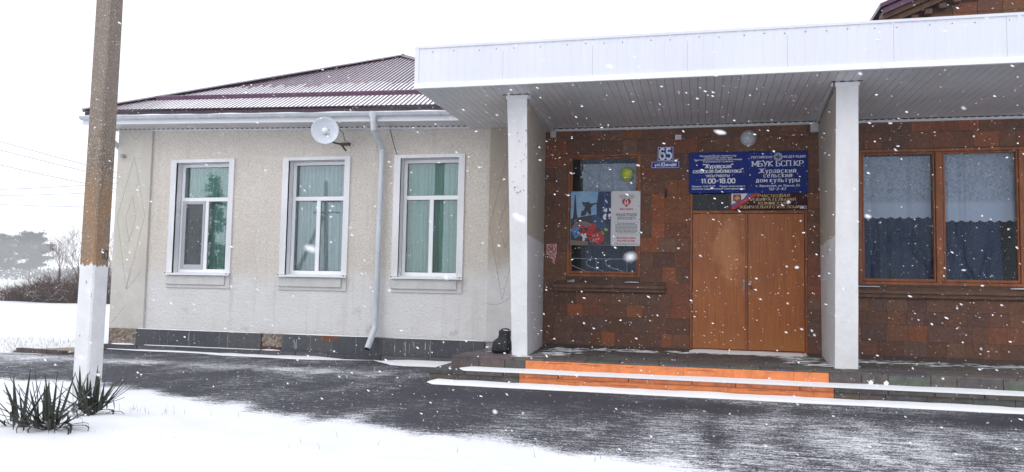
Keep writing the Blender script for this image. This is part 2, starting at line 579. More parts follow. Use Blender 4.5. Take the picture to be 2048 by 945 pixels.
def lace_mat():
    m, t, b, out = nmat("lace")
    b.inputs["Base Color"].default_value = (.84, .86, .92, 1)
    b.inputs["Roughness"].default_value = .9
    x, y, z = posxyz(t)
    # rows of scrolls and blossoms in the net, plain cloth along the bottom
    n = noise_fac(t, 34, 4, lo=.40, hi=.56, dist=1.2)
    w = node(t, "ShaderNodeTexVoronoi", feature='F1')
    mp = node(t, "ShaderNodeMapping")
    mp.inputs["Scale"].default_value = (6.5, 0, 6.5)
    g = node(t, "ShaderNodeNewGeometry")
    t.links.new(g.outputs["Position"], mp.inputs[0])
    t.links.new(mp.outputs[0], w.inputs["Vector"])
    w.inputs["Randomness"].default_value = .6
    w.inputs["Scale"].default_value = 1.0
    bl = ramp(t, w.outputs["Distance"], .40, .26)
    dens = mth(t, 'MAXIMUM', mth(t, 'MULTIPLY', n, .62), mth(t, 'MULTIPLY', bl, .40))
    plain = ramp(t, z, 2.62, 2.52)
    dens = mth(t, 'MAXIMUM', mth(t, 'MULTIPLY', plain, .80), dens)
    dens = mth(t, 'ADD', mth(t, 'MULTIPLY', dens, .42), .42, True)
    t.links.new(dens, b.inputs["Alpha"])
    return m


LACE = lace_mat()


def net_mat():
    m, t, b, out = nmat("mosquito_net")
    b.inputs["Base Color"].default_value = (.10, .11, .12, 1)
    b.inputs["Alpha"].default_value = .45
    return m


NET = net_mat()

# ------------------------------------------------------------------ ground, yard, field
g = MB()
N = 40
g.quad((-400, -250, -.075), (400, -250, -.075), (400, 400, -.075), (-400, 400, -.075))
g.build("ground", FIELD, kind='structure')

EDGE = [(-13, 7.6), (-7.7, 7.34), (-7.1, 7.43), (-6.3, 7.25), (-5.2, 6.86), (-4.1, 6.45), (-3.2, 6.08), (-2.45, 5.87),
        (-1.8, 5.62), (-1.4, 5.54), (-.84, 5.40), (0, 5.05), (1.5, 4.6), (4, 4.2), (9, 4.0)]


def make_yard():
    xs = np.arange(-13.0, 8.01, .07)
    ys = np.arange(1.0, 12.36, .07)
    X, Y = np.meshgrid(xs, ys)
    ye = np.interp(X, [e[0] for e in EDGE], [e[1] for e in EDGE])
    d = ye - Y - .12 - .10 * np.clip((X + 3) / 3, 0, 1)
    wob = np.zeros_like(X)
    for k, (a, bb, c, amp) in enumerate(((1.1, .7, .3, .10), (2.7, 3.9, 1.2, .06), (6.1, 5.0, 2.2, .03), (.55, .4, 4.0, .12), (9.3, 2.1, .9, .05), (14.7, 3.3, 2.0, .035), (4.3, 1.1, 5.0, .07))):
        wob += amp * np.sin(a * X + c) * np.cos(bb * Y + 1.7 * c)
    d = d + wob
    cov = np.clip((d + .80) / 1.25, 0, 1)
    cov = cov * cov * (3 - 2 * cov)
    # thin film of blown snow over the asphalt, thicker towards the near side, swept clean by the steps
    film = .432 + .05 * np.clip((8.6 - Y) / 3.0, 0, 1) * np.clip((X + 5) / 4, 0, 1) + .32 * wob
    film -= .07 * np.exp(-((Y - 8.3) / .35) ** 2) * (X > -3.4)
    film -= .07 * np.exp(-((X - .10 - .02 * (Y - 6)) / .10) ** 2) * (Y < 8.7)
    film += .10 * np.exp(-((Y - 9.9) / .5) ** 2) * (X < -4)
    snow = np.clip(film, 0, 1) * (1 - cov) + 1.15 * cov
    Z = np.zeros_like(X)
    Z += .055 * np.clip(d / .8, 0, 1) ** 1.5 + .05 * np.clip((d - .8) / 2.0, 0, 1)
    Z += .006 * np.sin(2.3 * X + 1.1 * Y) * cov + .004 * np.sin(5.1 * Y - 1.3 * X) * cov
    # the ground falls away a little towards the house wall
    Z -= .05 * np.clip((Y - 9.6) / 1.6, 0, 1) * np.clip((-3.1 - X) / .6, 0, 1)
    Z -= .05 * np.clip((Y - 9.9) / .6, 0, 1) * (X > -3.2)
    rough_edge = .10 * np.sin(1.9 * X) + .06 * np.sin(5.3 * X + 1)
    out = np.clip((Y - (10.62 + rough_edge)) / .25, 0, 1) * np.clip((-10.15 - X) / .5, 0, 1)
    Z -= .12 * out
    snow += .5 * np.clip((Y - (10.42 + rough_edge)) / .3, 0, 1) * np.clip((-10.1 - X) / .5, 0, 1)
    Z += cov * (.010 * np.sin(7.3 * X + 2.1 * np.sin(3.1 * Y)) * np.sin(6.1 * Y + 1.3 * np.sin(2.7 * X)) + .006 * np.sin(15.1 * X + 9.7 * Y) * np.sin(11.3 * Y - 4.1 * X))
    nb = (X <= xs[0] + .01) | (Y <= ys[0] + .01) | (X >= xs[-1] - .01)
    Z[nb] -= .3
    nx, ny = len(xs), len(ys)
    me = bpy.data.meshes.new("asphalt_yard")
    V = np.stack([X, Y, Z], -1).reshape(-1, 3)
    I = np.arange(nx * ny).reshape(ny, nx)
    F = np.stack([I[:-1, :-1], I[:-1, 1:], I[1:, 1:], I[1:, :-1]], -1).reshape(-1, 4)
    me.vertices.add(len(V))
    me.vertices.foreach_set("co", V.astype(np.float32).ravel())
    me.loops.add(F.size)
    me.polygons.add(len(F))
    me.polygons.foreach_set("loop_start", np.arange(0, F.size, 4, dtype=np.int32))
    me.loops.foreach_set("vertex_index", F.astype(np.int32).ravel())
    me.update(calc_edges=True)
    a = me.attributes.new("snow_cover", 'FLOAT', 'POINT')
    a.data.foreach_set("value", snow.astype(np.float32).ravel())
    me.shade_smooth()
    me.materials.append(YARD)
    o = bpy.data.objects.new("asphalt_yard", me)
    COL.objects.link(o)
    o['kind'] = 'structure'


make_yard()


def wob(x, s, a):
    return a * (mnoise.noise(Vector((x * s, 3.1 * s, a * 50))) + .5 * mnoise.noise(Vector((x * s * 3.1, 7.7, a * 9))))


def snow_bank(name, x0, x1, yback, depth, h0, zb, zf, amp=.05, step=.06, slope=None, tap=3, **kw):
    """a drift leaning on something behind it: wedge of snow along X with a wavy front edge"""
    m = MB()
    n = max(2, int((x1 - x0) / step))
    rows = []
    for i in range(n + 1):
        x = x0 + (x1 - x0) * i / n
        e = min(1, min(i, n - i) / tap + (.3 if tap < 5 else .02))
        dep = max(.02, (depth + wob(x, 1.3, amp)) * e)
        h = max(.006, (h0 + wob(x + 9, 1.7, h0 * .35)) * e)
        dz = slope(x) if slope else 0
        prof = [(yback, zb + h), (yback - dep * .35, zb + h * .85), (yback - dep * .75, zf + h * .40 + .006), (yback - dep, zf + .001)]
        rows.append([(x, y, z + dz) for y, z in prof])
    for i in range(n):
        for k in range(3):
            m.quad(rows[i][k], rows[i][k + 1], rows[i + 1][k + 1], rows[i + 1][k])
    return m.build(name, SNOW, None, True, kind='stuff', **kw)


# ------------------------------------------------------------------ plastered house
house = thing("plastered_house", "single storey house of beige roughcast plaster with purple ribbed roof", "house", (-6.5, 12.15, 0))
WY = 12.15
WINS = [(-9.28, -8.00), (-7.05, -5.785), (-4.985, -3.75)]
ZW0, ZW1 = 1.30, 3.36


def tilt(x):
    return -.0205 * (x + 6.5)


def wall_front(m, x0, x1, z0, z1, y, holes):
    xs = sorted({x0, x1, *[h[0] for h in holes], *[h[1] for h in holes]})
    zs = sorted({z0, z1, *[h[2] for h in holes], *[h[3] for h in holes]})
    for i in range(len(xs) - 1):
        for j in range(len(zs) - 1):
            cx, cz = (xs[i] + xs[i + 1]) / 2, (zs[j] + zs[j + 1]) / 2
            if any(h[0] < cx < h[1] and h[2] < cz < h[3] for h in holes):
                continue
            m.quad((xs[i], y, zs[j]), (xs[i + 1], y, zs[j]), (xs[i + 1], y, zs[j + 1]), (xs[i], y, zs[j + 1]))


m = MB()
holes = [(a + .09, b - .08, ZW0, ZW1 - .05) for a, b in WINS]
wall_front(m, -10.37, -2.52, .26, 4.06, WY, holes)
m.quad((-10.37, WY, -.1), (-10.37, 20, -.1), (-10.37, 20, 4.06), (-10.37, WY, 4.06))
m.quad((-2.52, WY, .26), (-2.52, 20, .26), (-2.52, 20, 4.06), (-2.52, WY, 4.06))
m.quad((-10.37, 20, -.1), (-2.52, 20, -.1), (-2.52, 20, 4.06), (-10.37, 20, 4.06))
m.build("wall", PLASTER, house)

m = MB()
m.bevbox(-10.41, -9.69, 12.105, WY + .02, .31, 4.02, .006)
m.box(-10.41, -10.35, WY + .021, 12.7, .31, 4.02)
pil = m.build("pilaster", PILASTER_PLASTER, house, label="pale smooth pilaster with incised diamonds at the free corner")


def lines(mb, pts, y, w, close=False):
    pts = list(pts) + ([pts[0]] if close else [])
    for (xa, za), (xb, zb) in zip(pts[:-1], pts[1:]):
        d = Vector((xb - xa, 0, zb - za))
        n = Vector((-d.z, 0, d.x)).normalized() * w
        mb.add([(xa - n.x, y + .004, za - n.z), (xb - n.x, y + .004, zb - n.z), (xb, y - .003, zb), (xa, y - .003, za),
                (xa + n.x, y + .004, za + n.z), (xb + n.x, y + .004, zb + n.z)], [(0, 1, 2, 3), (3, 2, 5, 4)])


def groove(pts, parent, close=False, w=.006):
    m = MB()
    lines(m, pts, 12.105, w, close)
    return m.build("diamond_line", DARK_LINE, parent)


groove([(-10.05, 3.43), (-10.35, 2.31), (-10.08, 1.01), (-9.77, 2.36)], pil, True)
groove([(-10.04, 2.71), (-10.17, 2.31), (-10.07, 1.87), (-9.96, 2.31)], pil, True)
groove([(-9.77, 1.36), (-10.08, 1.01), (-10.02, 1.40)], pil)
groove([(-10.09, .71), (-10.36, .40)], pil)
groove([(-10.2, 3.9), (-10.04, 3.74), (-9.91, 3.88)], pil)
m = MB()
m.bevbox(-3.325, -2.53, 12.105, WY + .02, .31, 3.80, .006)
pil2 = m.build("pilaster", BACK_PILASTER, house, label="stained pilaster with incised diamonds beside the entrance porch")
groove([(-3.03, 3.35), (-3.3, 2.15), (-3.07, .98), (-2.80, 2.15)], pil2, True)
groove([(-3.02, 2.6), (-3.14, 2.19), (-3.04, 1.82), (-2.92, 2.19)], pil2, True)
groove([(-3.32, .92), (-3.2, .90), (-3.08, .93), (-2.95, 1.02), (-2.86, 1.2)], pil2)

# plinth tiles, one of them fallen off, and a low kerb course under them
JX = [-9.81, -9.31, -9.14, -8.71, -8.11, -7.95, -7.30, -6.91, -6.38, -5.98, -5.55, -5.24, -5.05, -4.86, -4.67, -4.24, -3.74, -3.52, -3.335]
pc = [(.066, .069, .082), (.076, .079, .090), (.058, .060, .071), (.085, .085, .092)]
for i in range(len(JX) - 1):
    if abs(JX[i] + 7.30) < .01:
        continue
    gap = .006
    zb = .035 if JX[i] < -7 else .0
    piece("plinth_tile", PLINTH, house, JX[i] + gap / 2, JX[i + 1] - gap / 2, 12.065, WY, zb, .315 + random.uniform(-.004, .004),
          random.choice(pc))
m = MB()
m.box(-9.82, -7.31, 12.070, WY + .03, -.1, .300)
m.box(-6.91, -3.34, 12.070, WY + .03, -.1, .300)
m.box(-10.37, -2.53, 12.11, WY + .031, -.1, .298)
m.build("footing", M("white_joint_mortar", (.42, .41, .40), (.20, .19, .18), ns=9, rough=.95), house)


def rough_patch(x0, x1, z0, z1, y, amp, n=14):
    m = MB()
    P = [[None] * (n + 1) for _ in range(n + 1)]
    for i in range(n + 1):
        for j in range(n + 1):
            x, z = x0 + (x1 - x0) * i / n, z0 + (z1 - z0) * j / n
            P[i][j] = (x, y - amp * abs(mnoise.noise(Vector((x * 17, z * 17, 4.4)))) * 2 - .002, z)
    for i in range(n):
        for j in range(n):
            m.quad(P[i][j], P[i + 1][j], P[i + 1][j + 1], P[i][j + 1])
    m.quad(P[0][0], P[0][n], (x0, y + .05, z1), (x0, y + .05, z0))
    return m


rough_patch(-7.29, -6.92, .06, .315, 12.10, .025).build("exposed_mortar", MORTAR, house, label="bare crumbling mortar where a plinth tile has fallen off")
rough_patch(-10.36, -9.82, .04, .315, 12.09, .03).build("exposed_mortar", MORTAR, house, label="bare crumbling mortar at the foot of the corner pilaster")
m = MB()
m.quad((-10.385, 12.09, -.08), (-10.385, 12.7, -.08), (-10.385, 12.7, .31), (-10.385, 12.09, .31))
m.build("footing_side", MORTAR, house)
m = MB()
m.bevbox(-7.29, -6.92, 12.055, 12.10, .055, .10, .01)
m.build("red_brick_edge", M("old_brick", (.13, .045, .035), (.07, .03, .028), ns=20, rough=.95, bmp=.8, bs=40), house)
x = -10.42
while x < -3.36:
    w = min(random.uniform(.55, 1.0), -3.34 - x)
    if w < .12:
        break
    piece("kerb_tile", PLINTH, house, x + .003, x + w - .003, 11.985, 12.064, -.10, .033 + random.uniform(-.004, .003), random.choice(pc), face='front')
    x += w
m = MB()
m.add([(-6.19, 12.0635, .312), (-5.83, 12.0635, .308), (-5.86, 12.0635, .25), (-6.02, 12.0635, .235), (-6.12, 12.0635, .21), (-6.15, 12.0635, .26)], [(0, 5, 4, 3, 2, 1)])
m.build("rust_stain", M("rust_brown", (.22, .075, .03), (.14, .05, .024), ns=25, rough=.8), house)
# white drips of mortar on the tiles
m = MB()
for _ in range(30):
    x = random.choice([random.uniform(-6.7, -6.5), random.uniform(-5.0, -4.4), random.uniform(-9.6, -3.5), -3.74])
    z1 = random.uniform(.17, .31)
    w = random.uniform(.003, .006)
    m.box(x, x + w, 12.0622, 12.0642, z1 - random.uniform(.03, .2) * z1 / .3, z1)
m.build("mortar_drip", M("drip_white", (.55, .55, .56), rough=.9), house, kind='stuff')

# windows of the house
FY = 12.285


def house_window(i, x0, x1):
    sur = MB()
    y0, y1 = 12.118, WY + .012
    for a, b, c, d in ((x0, x0 + .115, ZW0 + .03, ZW1), (x1 - .10, x1, ZW0 + .03, ZW1), (x0 + .115, x1 - .10, ZW1 - .06, ZW1)):
        sur.box(a, b, y0, y1, c, d)
    ix0, ix1, iz1 = x0 + .115, x1 - .10, ZW1 - .06
    # reveals
    sur.quad((ix0, y0, ZW0), (ix0, FY, ZW0), (ix0, FY, iz1), (ix0, y0, iz1))
    sur.quad((ix1, y0, ZW0), (ix1, FY, ZW0), (ix1, FY, iz1), (ix1, y0, iz1))
    sur.quad((ix0, y0, iz1), (ix1, y0, iz1), (ix1, FY, iz1), (ix0, FY, iz1))
    w = sur.build("window", CASING, house, label=["plastic window with an insect screen, nearest the corner", "plastic window with grey curtain tinted as mirrored sky",
                                                  "plastic window with green curtain, next to the downpipe"][i])
    s = MB()
    s.hexa([(x0 - .01, 12.05, ZW0 - .008), (x1 + .02, 12.05, ZW0 - .008), (x1 - .08, FY + .01, ZW0 + .02), (x0 + .1, FY + .01, ZW0 + .02),
            (x0 - .01, 12.05, ZW0 + .012), (x1 + .02, 12.05, ZW0 + .012), (x1 - .08, FY + .01, ZW0 + .052), (x0 + .1, FY + .01, ZW0 + .052)])
    s.build("sill", PVC, w)
    s = MB()
    s.bevbox(x0, x1 - .005, 12.128, WY + .012, 1.065, 1.285, .004)
    s.bevbox(x0 + .015, x1 - .09, 12.10, 12.127, 1.125, 1.286, .006)
    s.build("sill_panel", SILL_PLASTER, w)
    fx0, fx1, fz0, fz1 = ix0 + .003, ix1 - .003, ZW0 + .045, iz1 - .003
    tz = 2.655
    mx = [-8.63, -6.43, -4.365][i]
    fw = .058
    f = MB()
    for a, b, c, d in ((fx0, fx0 + fw, fz0, fz1), (fx1 - fw, fx1, fz0, fz1), (fx0 + fw, fx1 - fw, fz1 - fw, fz1), (fx0 + fw, fx1 - fw, fz0, fz0 + fw)):
        f.bevbox(a, b, FY, FY + .06, c, d, .004)
    f.build("frame", PVC, w)
    f = MB()
    f.bevbox(fx0 + fw, fx1 - fw, FY + .004, FY + .06, tz - .036, tz + .036, .004)
    f.build("transom", PVC, w)
    f = MB()
    f.bevbox(mx - .036, mx + .036, FY + .006, FY + .06, fz0 + fw, tz - .036, .004)
    f.build("mullion", PVC, w)

    def pane(a, b, c, d, dy=.03, rad=.0):
        q = MB()
        q.box(a, b, FY + dy, FY + dy + .004, c, d)
        q.build("pane", GLASS2, w)
        gk = MB()
        t_ = .007
        for e in ((a, a + t_, c, d), (b - t_, b, c, d), (a + t_, b - t_, d - t_, d), (a + t_, b - t_, c, c + t_)):
            gk.box(e[0], e[1], FY + dy - .003, FY + dy - .0005, e[2], e[3])
        gk.build("gasket", DARK, w)

    pane(fx0 + fw, fx1 - fw, tz + .036, fz1 - fw)
    pane(mx + .036, fx1 - fw, fz0 + fw, tz - .036)
    if i == 0:
        # opening sash behind an insect screen
        a, b, c, d = fx0 + fw - .01, mx - .030, fz0 + fw - .006, tz - .03
        f = MB()
        for e in ((a, a + .075, c, d), (b - .038, b, c, d), (a + .075, b - .038, d - .055, d), (a + .075, b - .038, c, c + .085)):
            f.bevbox(e[0], e[1], FY - .012, FY + .005, e[2], e[3], .003)
        f.build("screen_frame", M("screen_grey", (.42, .44, .47), rough=.5), w)
        q = MB()
        q.box(a + .075, b - .038, FY - .004, FY - .003, c + .085, d - .055)
        q.build("insect_screen", NET, w)
        pane(fx0 + fw, mx - .036, fz0 + fw, tz - .036)
    else:
        pane(fx0 + fw, mx - .036, fz0 + fw, tz - .036)
    # dirt drops on the sill corner
    q = MB()
    for sx in (x0 + .02, x1 - .03):
        q.box(sx, sx + .018, 12.043, 12.049, ZW0 + .012, ZW0 + .03)
    q.build("sill_stopper", RUST, w)


for i, (a, b) in enumerate(WINS):
    house_window(i, a, b)


def curtain(name, mat, x0, x1, z0, z1, y, amp, wl, label, cat="curtain", group=None, bottom=None, seed=0, top=None, taper=0):
    m = MB()
    n = int((x1 - x0) / .012)
    rows = 6
    cols = []
    for i in range(n + 1):
        x = x0 + (x1 - x0) * i / n
        ph = 2 * math.pi * x / wl + 1.5 * mnoise.noise(Vector((x * 2.2, seed, 0))) * 3
        c = []
        zb = z0 + (bottom(x) if bottom else 0)
        for j in range(rows + 1):
            f = j / rows
            z = zb + (z1 - zb) * f
            yy = y + amp * math.sin(ph + .25 * f) * (1 - .35 * f) + .3 * amp * math.sin(2.3 * ph + 1)
            c.append((x + taper * (1 - f), yy, z))
        cols.append(c)
    for i in range(n):
        for j in range(rows):
            m.quad(cols[i][j], cols[i + 1][j], cols[i + 1][j + 1], cols[i][j + 1])
    o = m.build(name, mat, None, True)
    return tag(o, label, cat, group)


cg = "curtains in the plastic windows of the plastered house"
curtain("curtain", CURTAIN_GREEN, -9.2, -8.06, 1.32, 3.33, FY + .14, .022, .085, "green curtain in the plastic window next to the corner pilaster", group=cg, seed=1)
curtain("curtain", CURTAIN_GREY, -6.97, -5.85, 1.32, 3.33, FY + .14, .022, .10, "grey curtain, tinted blue as mirrored sky, in the plastic window below the dish antenna", group=cg, seed=2)
curtain("curtain", CURTAIN_GREEN, -4.90, -3.82, 1.32, 3.33, FY + .14, .022, .095, "green curtain in the plastic window between downpipe and porch", group=cg, seed=3)

# roof
EY, EZ = 11.60, 4.092
AX, AY, AZ = -6.02, 14.95, 5.93
XL, XR = -10.74, -1.9
PITCH = .083


def roof_z(y, x):
    return EZ + (AZ - EZ) * (y - EY) / (AY - EY) + tilt(x) * (1 - (y - EY) / (AY - EY))


def hip_y(x):
    return EY + (AY - EY) * ((x - XL) / (AX - XL) if x < AX else (XR - x) / (XR - AX))


m, sn = MB(), MB()
prof = [(0, 0), (.034, 0), (.041, .020), (.066, .020), (.074, 0)]
pts = []
x = XL
while x < XR - .02:
    for dx, dz in prof:
        pts.append((x + dx, dz))
    x += PITCH
up = Vector((0, -(AZ - EZ), AY - EY)).normalized()
prev = None
for px, dz in pts:
    yt = hip_y(px)
    lo_ = (px, EY + up.y * dz, roof_z(EY, px) + up.z * dz)
    hi_ = (px, yt + up.y * dz, roof_z(yt, px) + up.z * dz)
    if prev:
        m.quad(prev[0], lo_, hi_, prev[1])
    prev = (lo_, hi_)
roof = m.build("roof", PURPLE, house)
m = MB()
m.quad((XL, EY, EZ + tilt(XL)), (AX, AY, AZ), (AX, 19.5, AZ), (XL, 22, EZ + tilt(XL)))
m.quad((XR, EY, EZ + tilt(XR)), (XR, 22, EZ + tilt(XR)), (AX, 19.5, AZ), (AX, AY, AZ))
m.quad((XL, 22, EZ), (AX, 19.5, AZ), (XR, 22, EZ))
m.build("roof_side", PURPLE, roof)
# snow lying in the valleys of the sheet
x = XL + .017
rnd = random.Random(3)
BANDY = 12.19
while x < XR - .1:
    yt = hip_y(x) - .04

    def strip(y0, y1, w0, w1, h):
        if y1 <= y0 + .03:
            return
        n = max(1, int((y1 - y0) / .25))
        pr = None
        for k in range(n + 1):
            y = y0 + (y1 - y0) * k / n
            w = (w0 + (w1 - w0) * k / n) * rnd.uniform(.85, 1.12)
            c = (x, y + up.y * h, roof_z(y, x) + up.z * h)
            q = ((c[0] - w, c[1], c[2]), (c[0] + w, c[1], c[2]))
            if pr:
                sn.quad(pr[0], pr[1], q[1], q[0])
            pr = q

    thin = 1 if x > -9.0 else max(.25, (x + 10.8) / 1.8)
    strip(EY + .02, min(yt, BANDY - .03), .025 * thin, .023 * thin, .019)
    if yt > BANDY + .1:
        y2 = BANDY + .05 + rnd.uniform(.55, .85)
        strip(BANDY + .07, min(yt, y2), .024 * thin, .016, .017)
        strip(y2, yt, .012, .008, .010)
    x += PITCH
sn.build("roof_snow", SNOW, roof, kind='stuff')
# dark flashing band across the slope and the fascia under the sheet ends
m = MB()
bx0, bx1 = -9.72, -2.6
for a, b in ((bx0, bx1),):
    z0, z1 = roof_z(BANDY, a), roof_z(BANDY, b)
    m.hexa([(a, BANDY, z0 - .02), (b, BANDY, z1 - .02), (b, BANDY + .10, z1 + .05), (a, BANDY + .10, z0 + .05),
            (a, BANDY - .015, z0 + .082), (b, BANDY - .015, z1 + .082), (b, BANDY + .08, z1 + .115), (a, BANDY + .08, z0 + .115)])
m.build("flashing_band", PURPLE, roof)
m = MB()
m.hexa([(XL, EY + .03, EZ - .125 + tilt(XL)), (XR, EY + .03, EZ - .125 + tilt(XR)), (XR, EY + .05, EZ - .125 + tilt(XR)), (XL, EY + .05, EZ - .125 + tilt(XL)),
        (XL, EY + .03, EZ - .004 + tilt(XL)), (XR, EY + .03, EZ - .004 + tilt(XR)), (XR, EY + .05, EZ - .004 + tilt(XR)), (XL, EY + .05, EZ - .004 + tilt(XL))])
m.build("fascia_board", M("dark_purple_fascia", (.040, .015, .032), (.03, .012, .026), ns=4, rough=.4), roof)
HIPM = M("hip_cap_sheet", (.16, .11, .15), (.24, .20, .23), ns=5, rough=.45)
for a, b in (((XL - .02, EY - .02, EZ + tilt(XL)), (AX, AY, AZ)), ((XR, EY, EZ + tilt(XR)), (AX, AY, AZ))):
    m = MB()
    d = (Vector(b) - Vector(a)).normalized()
    s = Vector((-d.y, d.x, 0)).normalized()
    A, B = Vector(a), Vector(b)
    for sg in (1, -1):
        off = s * sg * .11 + Vector((0, 0, -.01))
        m.quad(A + Vector((0, 0, .05)), B + Vector((0, 0, .05)), B + off + Vector((0, 0, .012)), A + off + Vector((0, 0, .012)))
    m.build("hip_cap", HIPM, roof)
m = MB()
m.tube([(AX, AY - .02, AZ + .02), (AX, 19.5, AZ + .02)], .04, 6)
m.build("ridge_cap", HIPM, roof)

# eaves: planks, trims, gutter
x = -10.74
SZ = 3.868
while x < -3.70:
    zz = SZ + tilt(x + .05)
    piece("eave_plank", SOFFIT, house, x + .004, x + .096, 11.66, 12.13, zz, zz + .012, face='front', rot=(0, .0205, 0))
    x += .1
m = MB()
for (a, b, ya, yb, za, zb) in ((-10.78, -3.45, 12.112, 12.149, SZ - .035, SZ - .002), (-10.78, -3.70, 11.62, 11.66, SZ - .01, EZ - .105),):
    m.hexa([(a, ya, za + tilt(a)), (b, ya, za + tilt(b)), (b, yb, za + tilt(b)), (a, yb, za + tilt(a)),
            (a, ya, zb + tilt(a)), (b, ya, zb + tilt(b)), (b, yb, zb + tilt(b)), (a, yb, zb + tilt(a))])
m.build("eave_trim", WHITE_METAL, house)
m = MB()
x = -10.7
while x < -3.5:
    zz = SZ + tilt(x)
    m.box(x + .01, x + .06, 12.10, 12.1115, zz - .011, zz + .002)
    x += .1
m.build("plank_end_shade", DARK, house, kind='stuff')  # dark dashes stand in for shade in the hollow plank ends
m = MB()
ga, gb = -10.76, -3.72
gy, gz, gr = 11.575, 3.985, .058
ring = []
for k in range(9):
    q = math.pi + math.pi * k / 8
    ring.append((gy + gr * math.cos(q), gz + gr * math.sin(q)))
ring = [(ring[0][0] - .010, ring[0][1] + .006), (ring[0][0] - .010, ring[0][1] - .008)] + ring
for (ya, za), (yb, zb) in zip(ring[:-1], ring[1:]):
    m.quad((ga, ya, za + tilt(ga)), (gb, ya, za + tilt(gb)), (gb, yb, zb + tilt(gb)), (ga, yb, zb + tilt(ga)))
for xx in (ga, gb):
    m.add([(xx, y, z + tilt(xx)) for y, z in ring[2:]], [tuple(range(9))])
gutter = m.build("gutter", GREY_PIPE, house)
for k in range(9):
    xx = -10.4 + k * .8
    m = MB()
    rg = [(xx, gy + (gr + .004) * math.cos(math.pi + math.pi * j / 8), gz + tilt(xx) + (gr + .004) * math.sin(math.pi + math.pi * j / 8)) for j in range(9)]
    m.tube(rg, .006, 5)
    m.build("gutter_bracket", GREY_PIPE, gutter)
m = MB()
n = 60
for k in range(n):
    xa, xb = ga + (gb - ga) * k / n, ga + (gb - ga) * (k + 1) / n
    h0, h1 = .012 + .012 * mnoise.noise(Vector((xa * 2, 0, 0))), .012 + .012 * mnoise.noise(Vector((xb * 2, 0, 0)))
    m.quad((xa, gy - gr - .011, gz + .006 + tilt(xa)), (xb, gy - gr - .011, gz + .006 + tilt(xb)), (xb, gy - gr + .012, gz + .006 + h1 + tilt(xb)), (xa, gy - gr + .012, gz + .006 + h0 + tilt(xa)))
    m.quad((xa, gy - gr + .012, gz + .006 + h0 + tilt(xa)), (xb, gy - gr + .012, gz + .006 + h1 + tilt(xb)), (xb, gy + gr, gz + .01 + tilt(xb)), (xa, gy + gr, gz + .01 + tilt(xa)))
m.build("gutter_snow", SNOW, gutter, kind='stuff')


def downpipe(pts, funnel, lab):
    m = MB()
    m.lathe(funnel, (0, 0, -1), [(.085, 0), (.085, .03), (.052, .11), (.050, .16)], 16)
    p = m.build("downpipe", GREY_PIPE, house, True, label=lab)
    names = ["pipe_elbow", "pipe_section", "pipe_section", "pipe_section", "pipe_shoe"]
    for (a, b), nm in zip(pts, names):
        q = MB()
        q.tube([a, b], .050 if nm != "pipe_section" else .047, 14, cap=False)
        q.build(nm, GREY_PIPE, p, True)
    return p


dp = downpipe([([-5.14, 11.575, 3.84], [-5.15, 11.62, 3.68]), ([-5.15, 11.62, 3.70], [-5.165, 12.03, 3.46]), ([-5.165, 12.03, 3.48], [-5.185, 12.03, 1.75]),
               ([-5.185, 12.03, 1.75], [-5.195, 12.03, .47]), ([-5.195, 12.03, .49], [-5.24, 11.84, .15])], (-5.14, 11.575, 3.97), "grey white downpipe between two plastic windows")
for zc in (3.40, 2.25, 1.72, .62):
    m = MB()
    m.lathe((-5.165 - .012 * (3.4 - zc), 12.03, zc), (0, 0, 1), [(.049, 0), (.053, .004), (.053, .028), (.049, .032)], 14)
    m.build("pipe_clip", GREY_PIPE, dp)
m = MB()
m.lathe((-5.243, 11.832, .136), (-.045, -.19, -.34), [(.046, -.004), (.0, -.003)], 14)
m.build("outlet", DARK, dp)
dp2 = downpipe([([-10.42, 11.60, 3.92], [-10.43, 11.62, 3.86]), ([-10.43, 11.63, 3.88], [-10.47, 12.25, 3.60]), ([-10.47, 12.25, 3.62], [-10.47, 12.25, .3])], (-10.42, 11.59, 4.0), "bent downpipe at the free corner of the house")
# thin cable and small fittings on the wall
m = MB()
m.tube([(-5.09, 12.14, 3.84), (-5.06, 12.142, 3.7), (-4.99, 12.14, 3.48), (-4.94, 12.135, 3.36)], .005, 5)
m.build("cable", WIRE, house)
m = MB()
m.lathe((-10.25, 12.10, 3.44), (-.3, -1, .05), [(.02, 0), (.035, .02), (.03, .06), (.045, .075), (.0, .08)], 10)
m.build("insulator", M("grey_porcelain", (.34, .33, .31), rough=.5), house)

# snow lying along the house
snow_bank("snow_drift", -10.5, -7.4, 11.985, .14, .024, -.06, -.05, .03, tap=16)
snow_bank("snow_drift", -8.6, -5.2, 11.985, .32, .040, -.07, -.055, .06, tap=14)
snow_bank("snow_drift", -5.18, -3.28, 11.985, .62, .050, -.065, -.05, .08, tap=9)
snow_bank("ledge_snow", -9.78, -7.35, 12.105, .035, .010, .316, .316, .008)
snow_bank("ledge_snow", -6.9, -5.3, 12.105, .035, .014, .316, .316, .008)
snow_bank("ledge_snow", -4.9, -3.36, 12.105, .035, .008, .316, .316, .008)
snow_bank("ledge_snow", -10.3, -9.82, 12.085, .09, .022, .033, .033, .01)
snow_bank("ledge_snow", -7.28, -6.93, 12.08, .08, .022, .036, .036, .01)
snow_bank("kerb_snow", -9.6, -7.3, 12.066, .03, .007, .036, .034, .01)

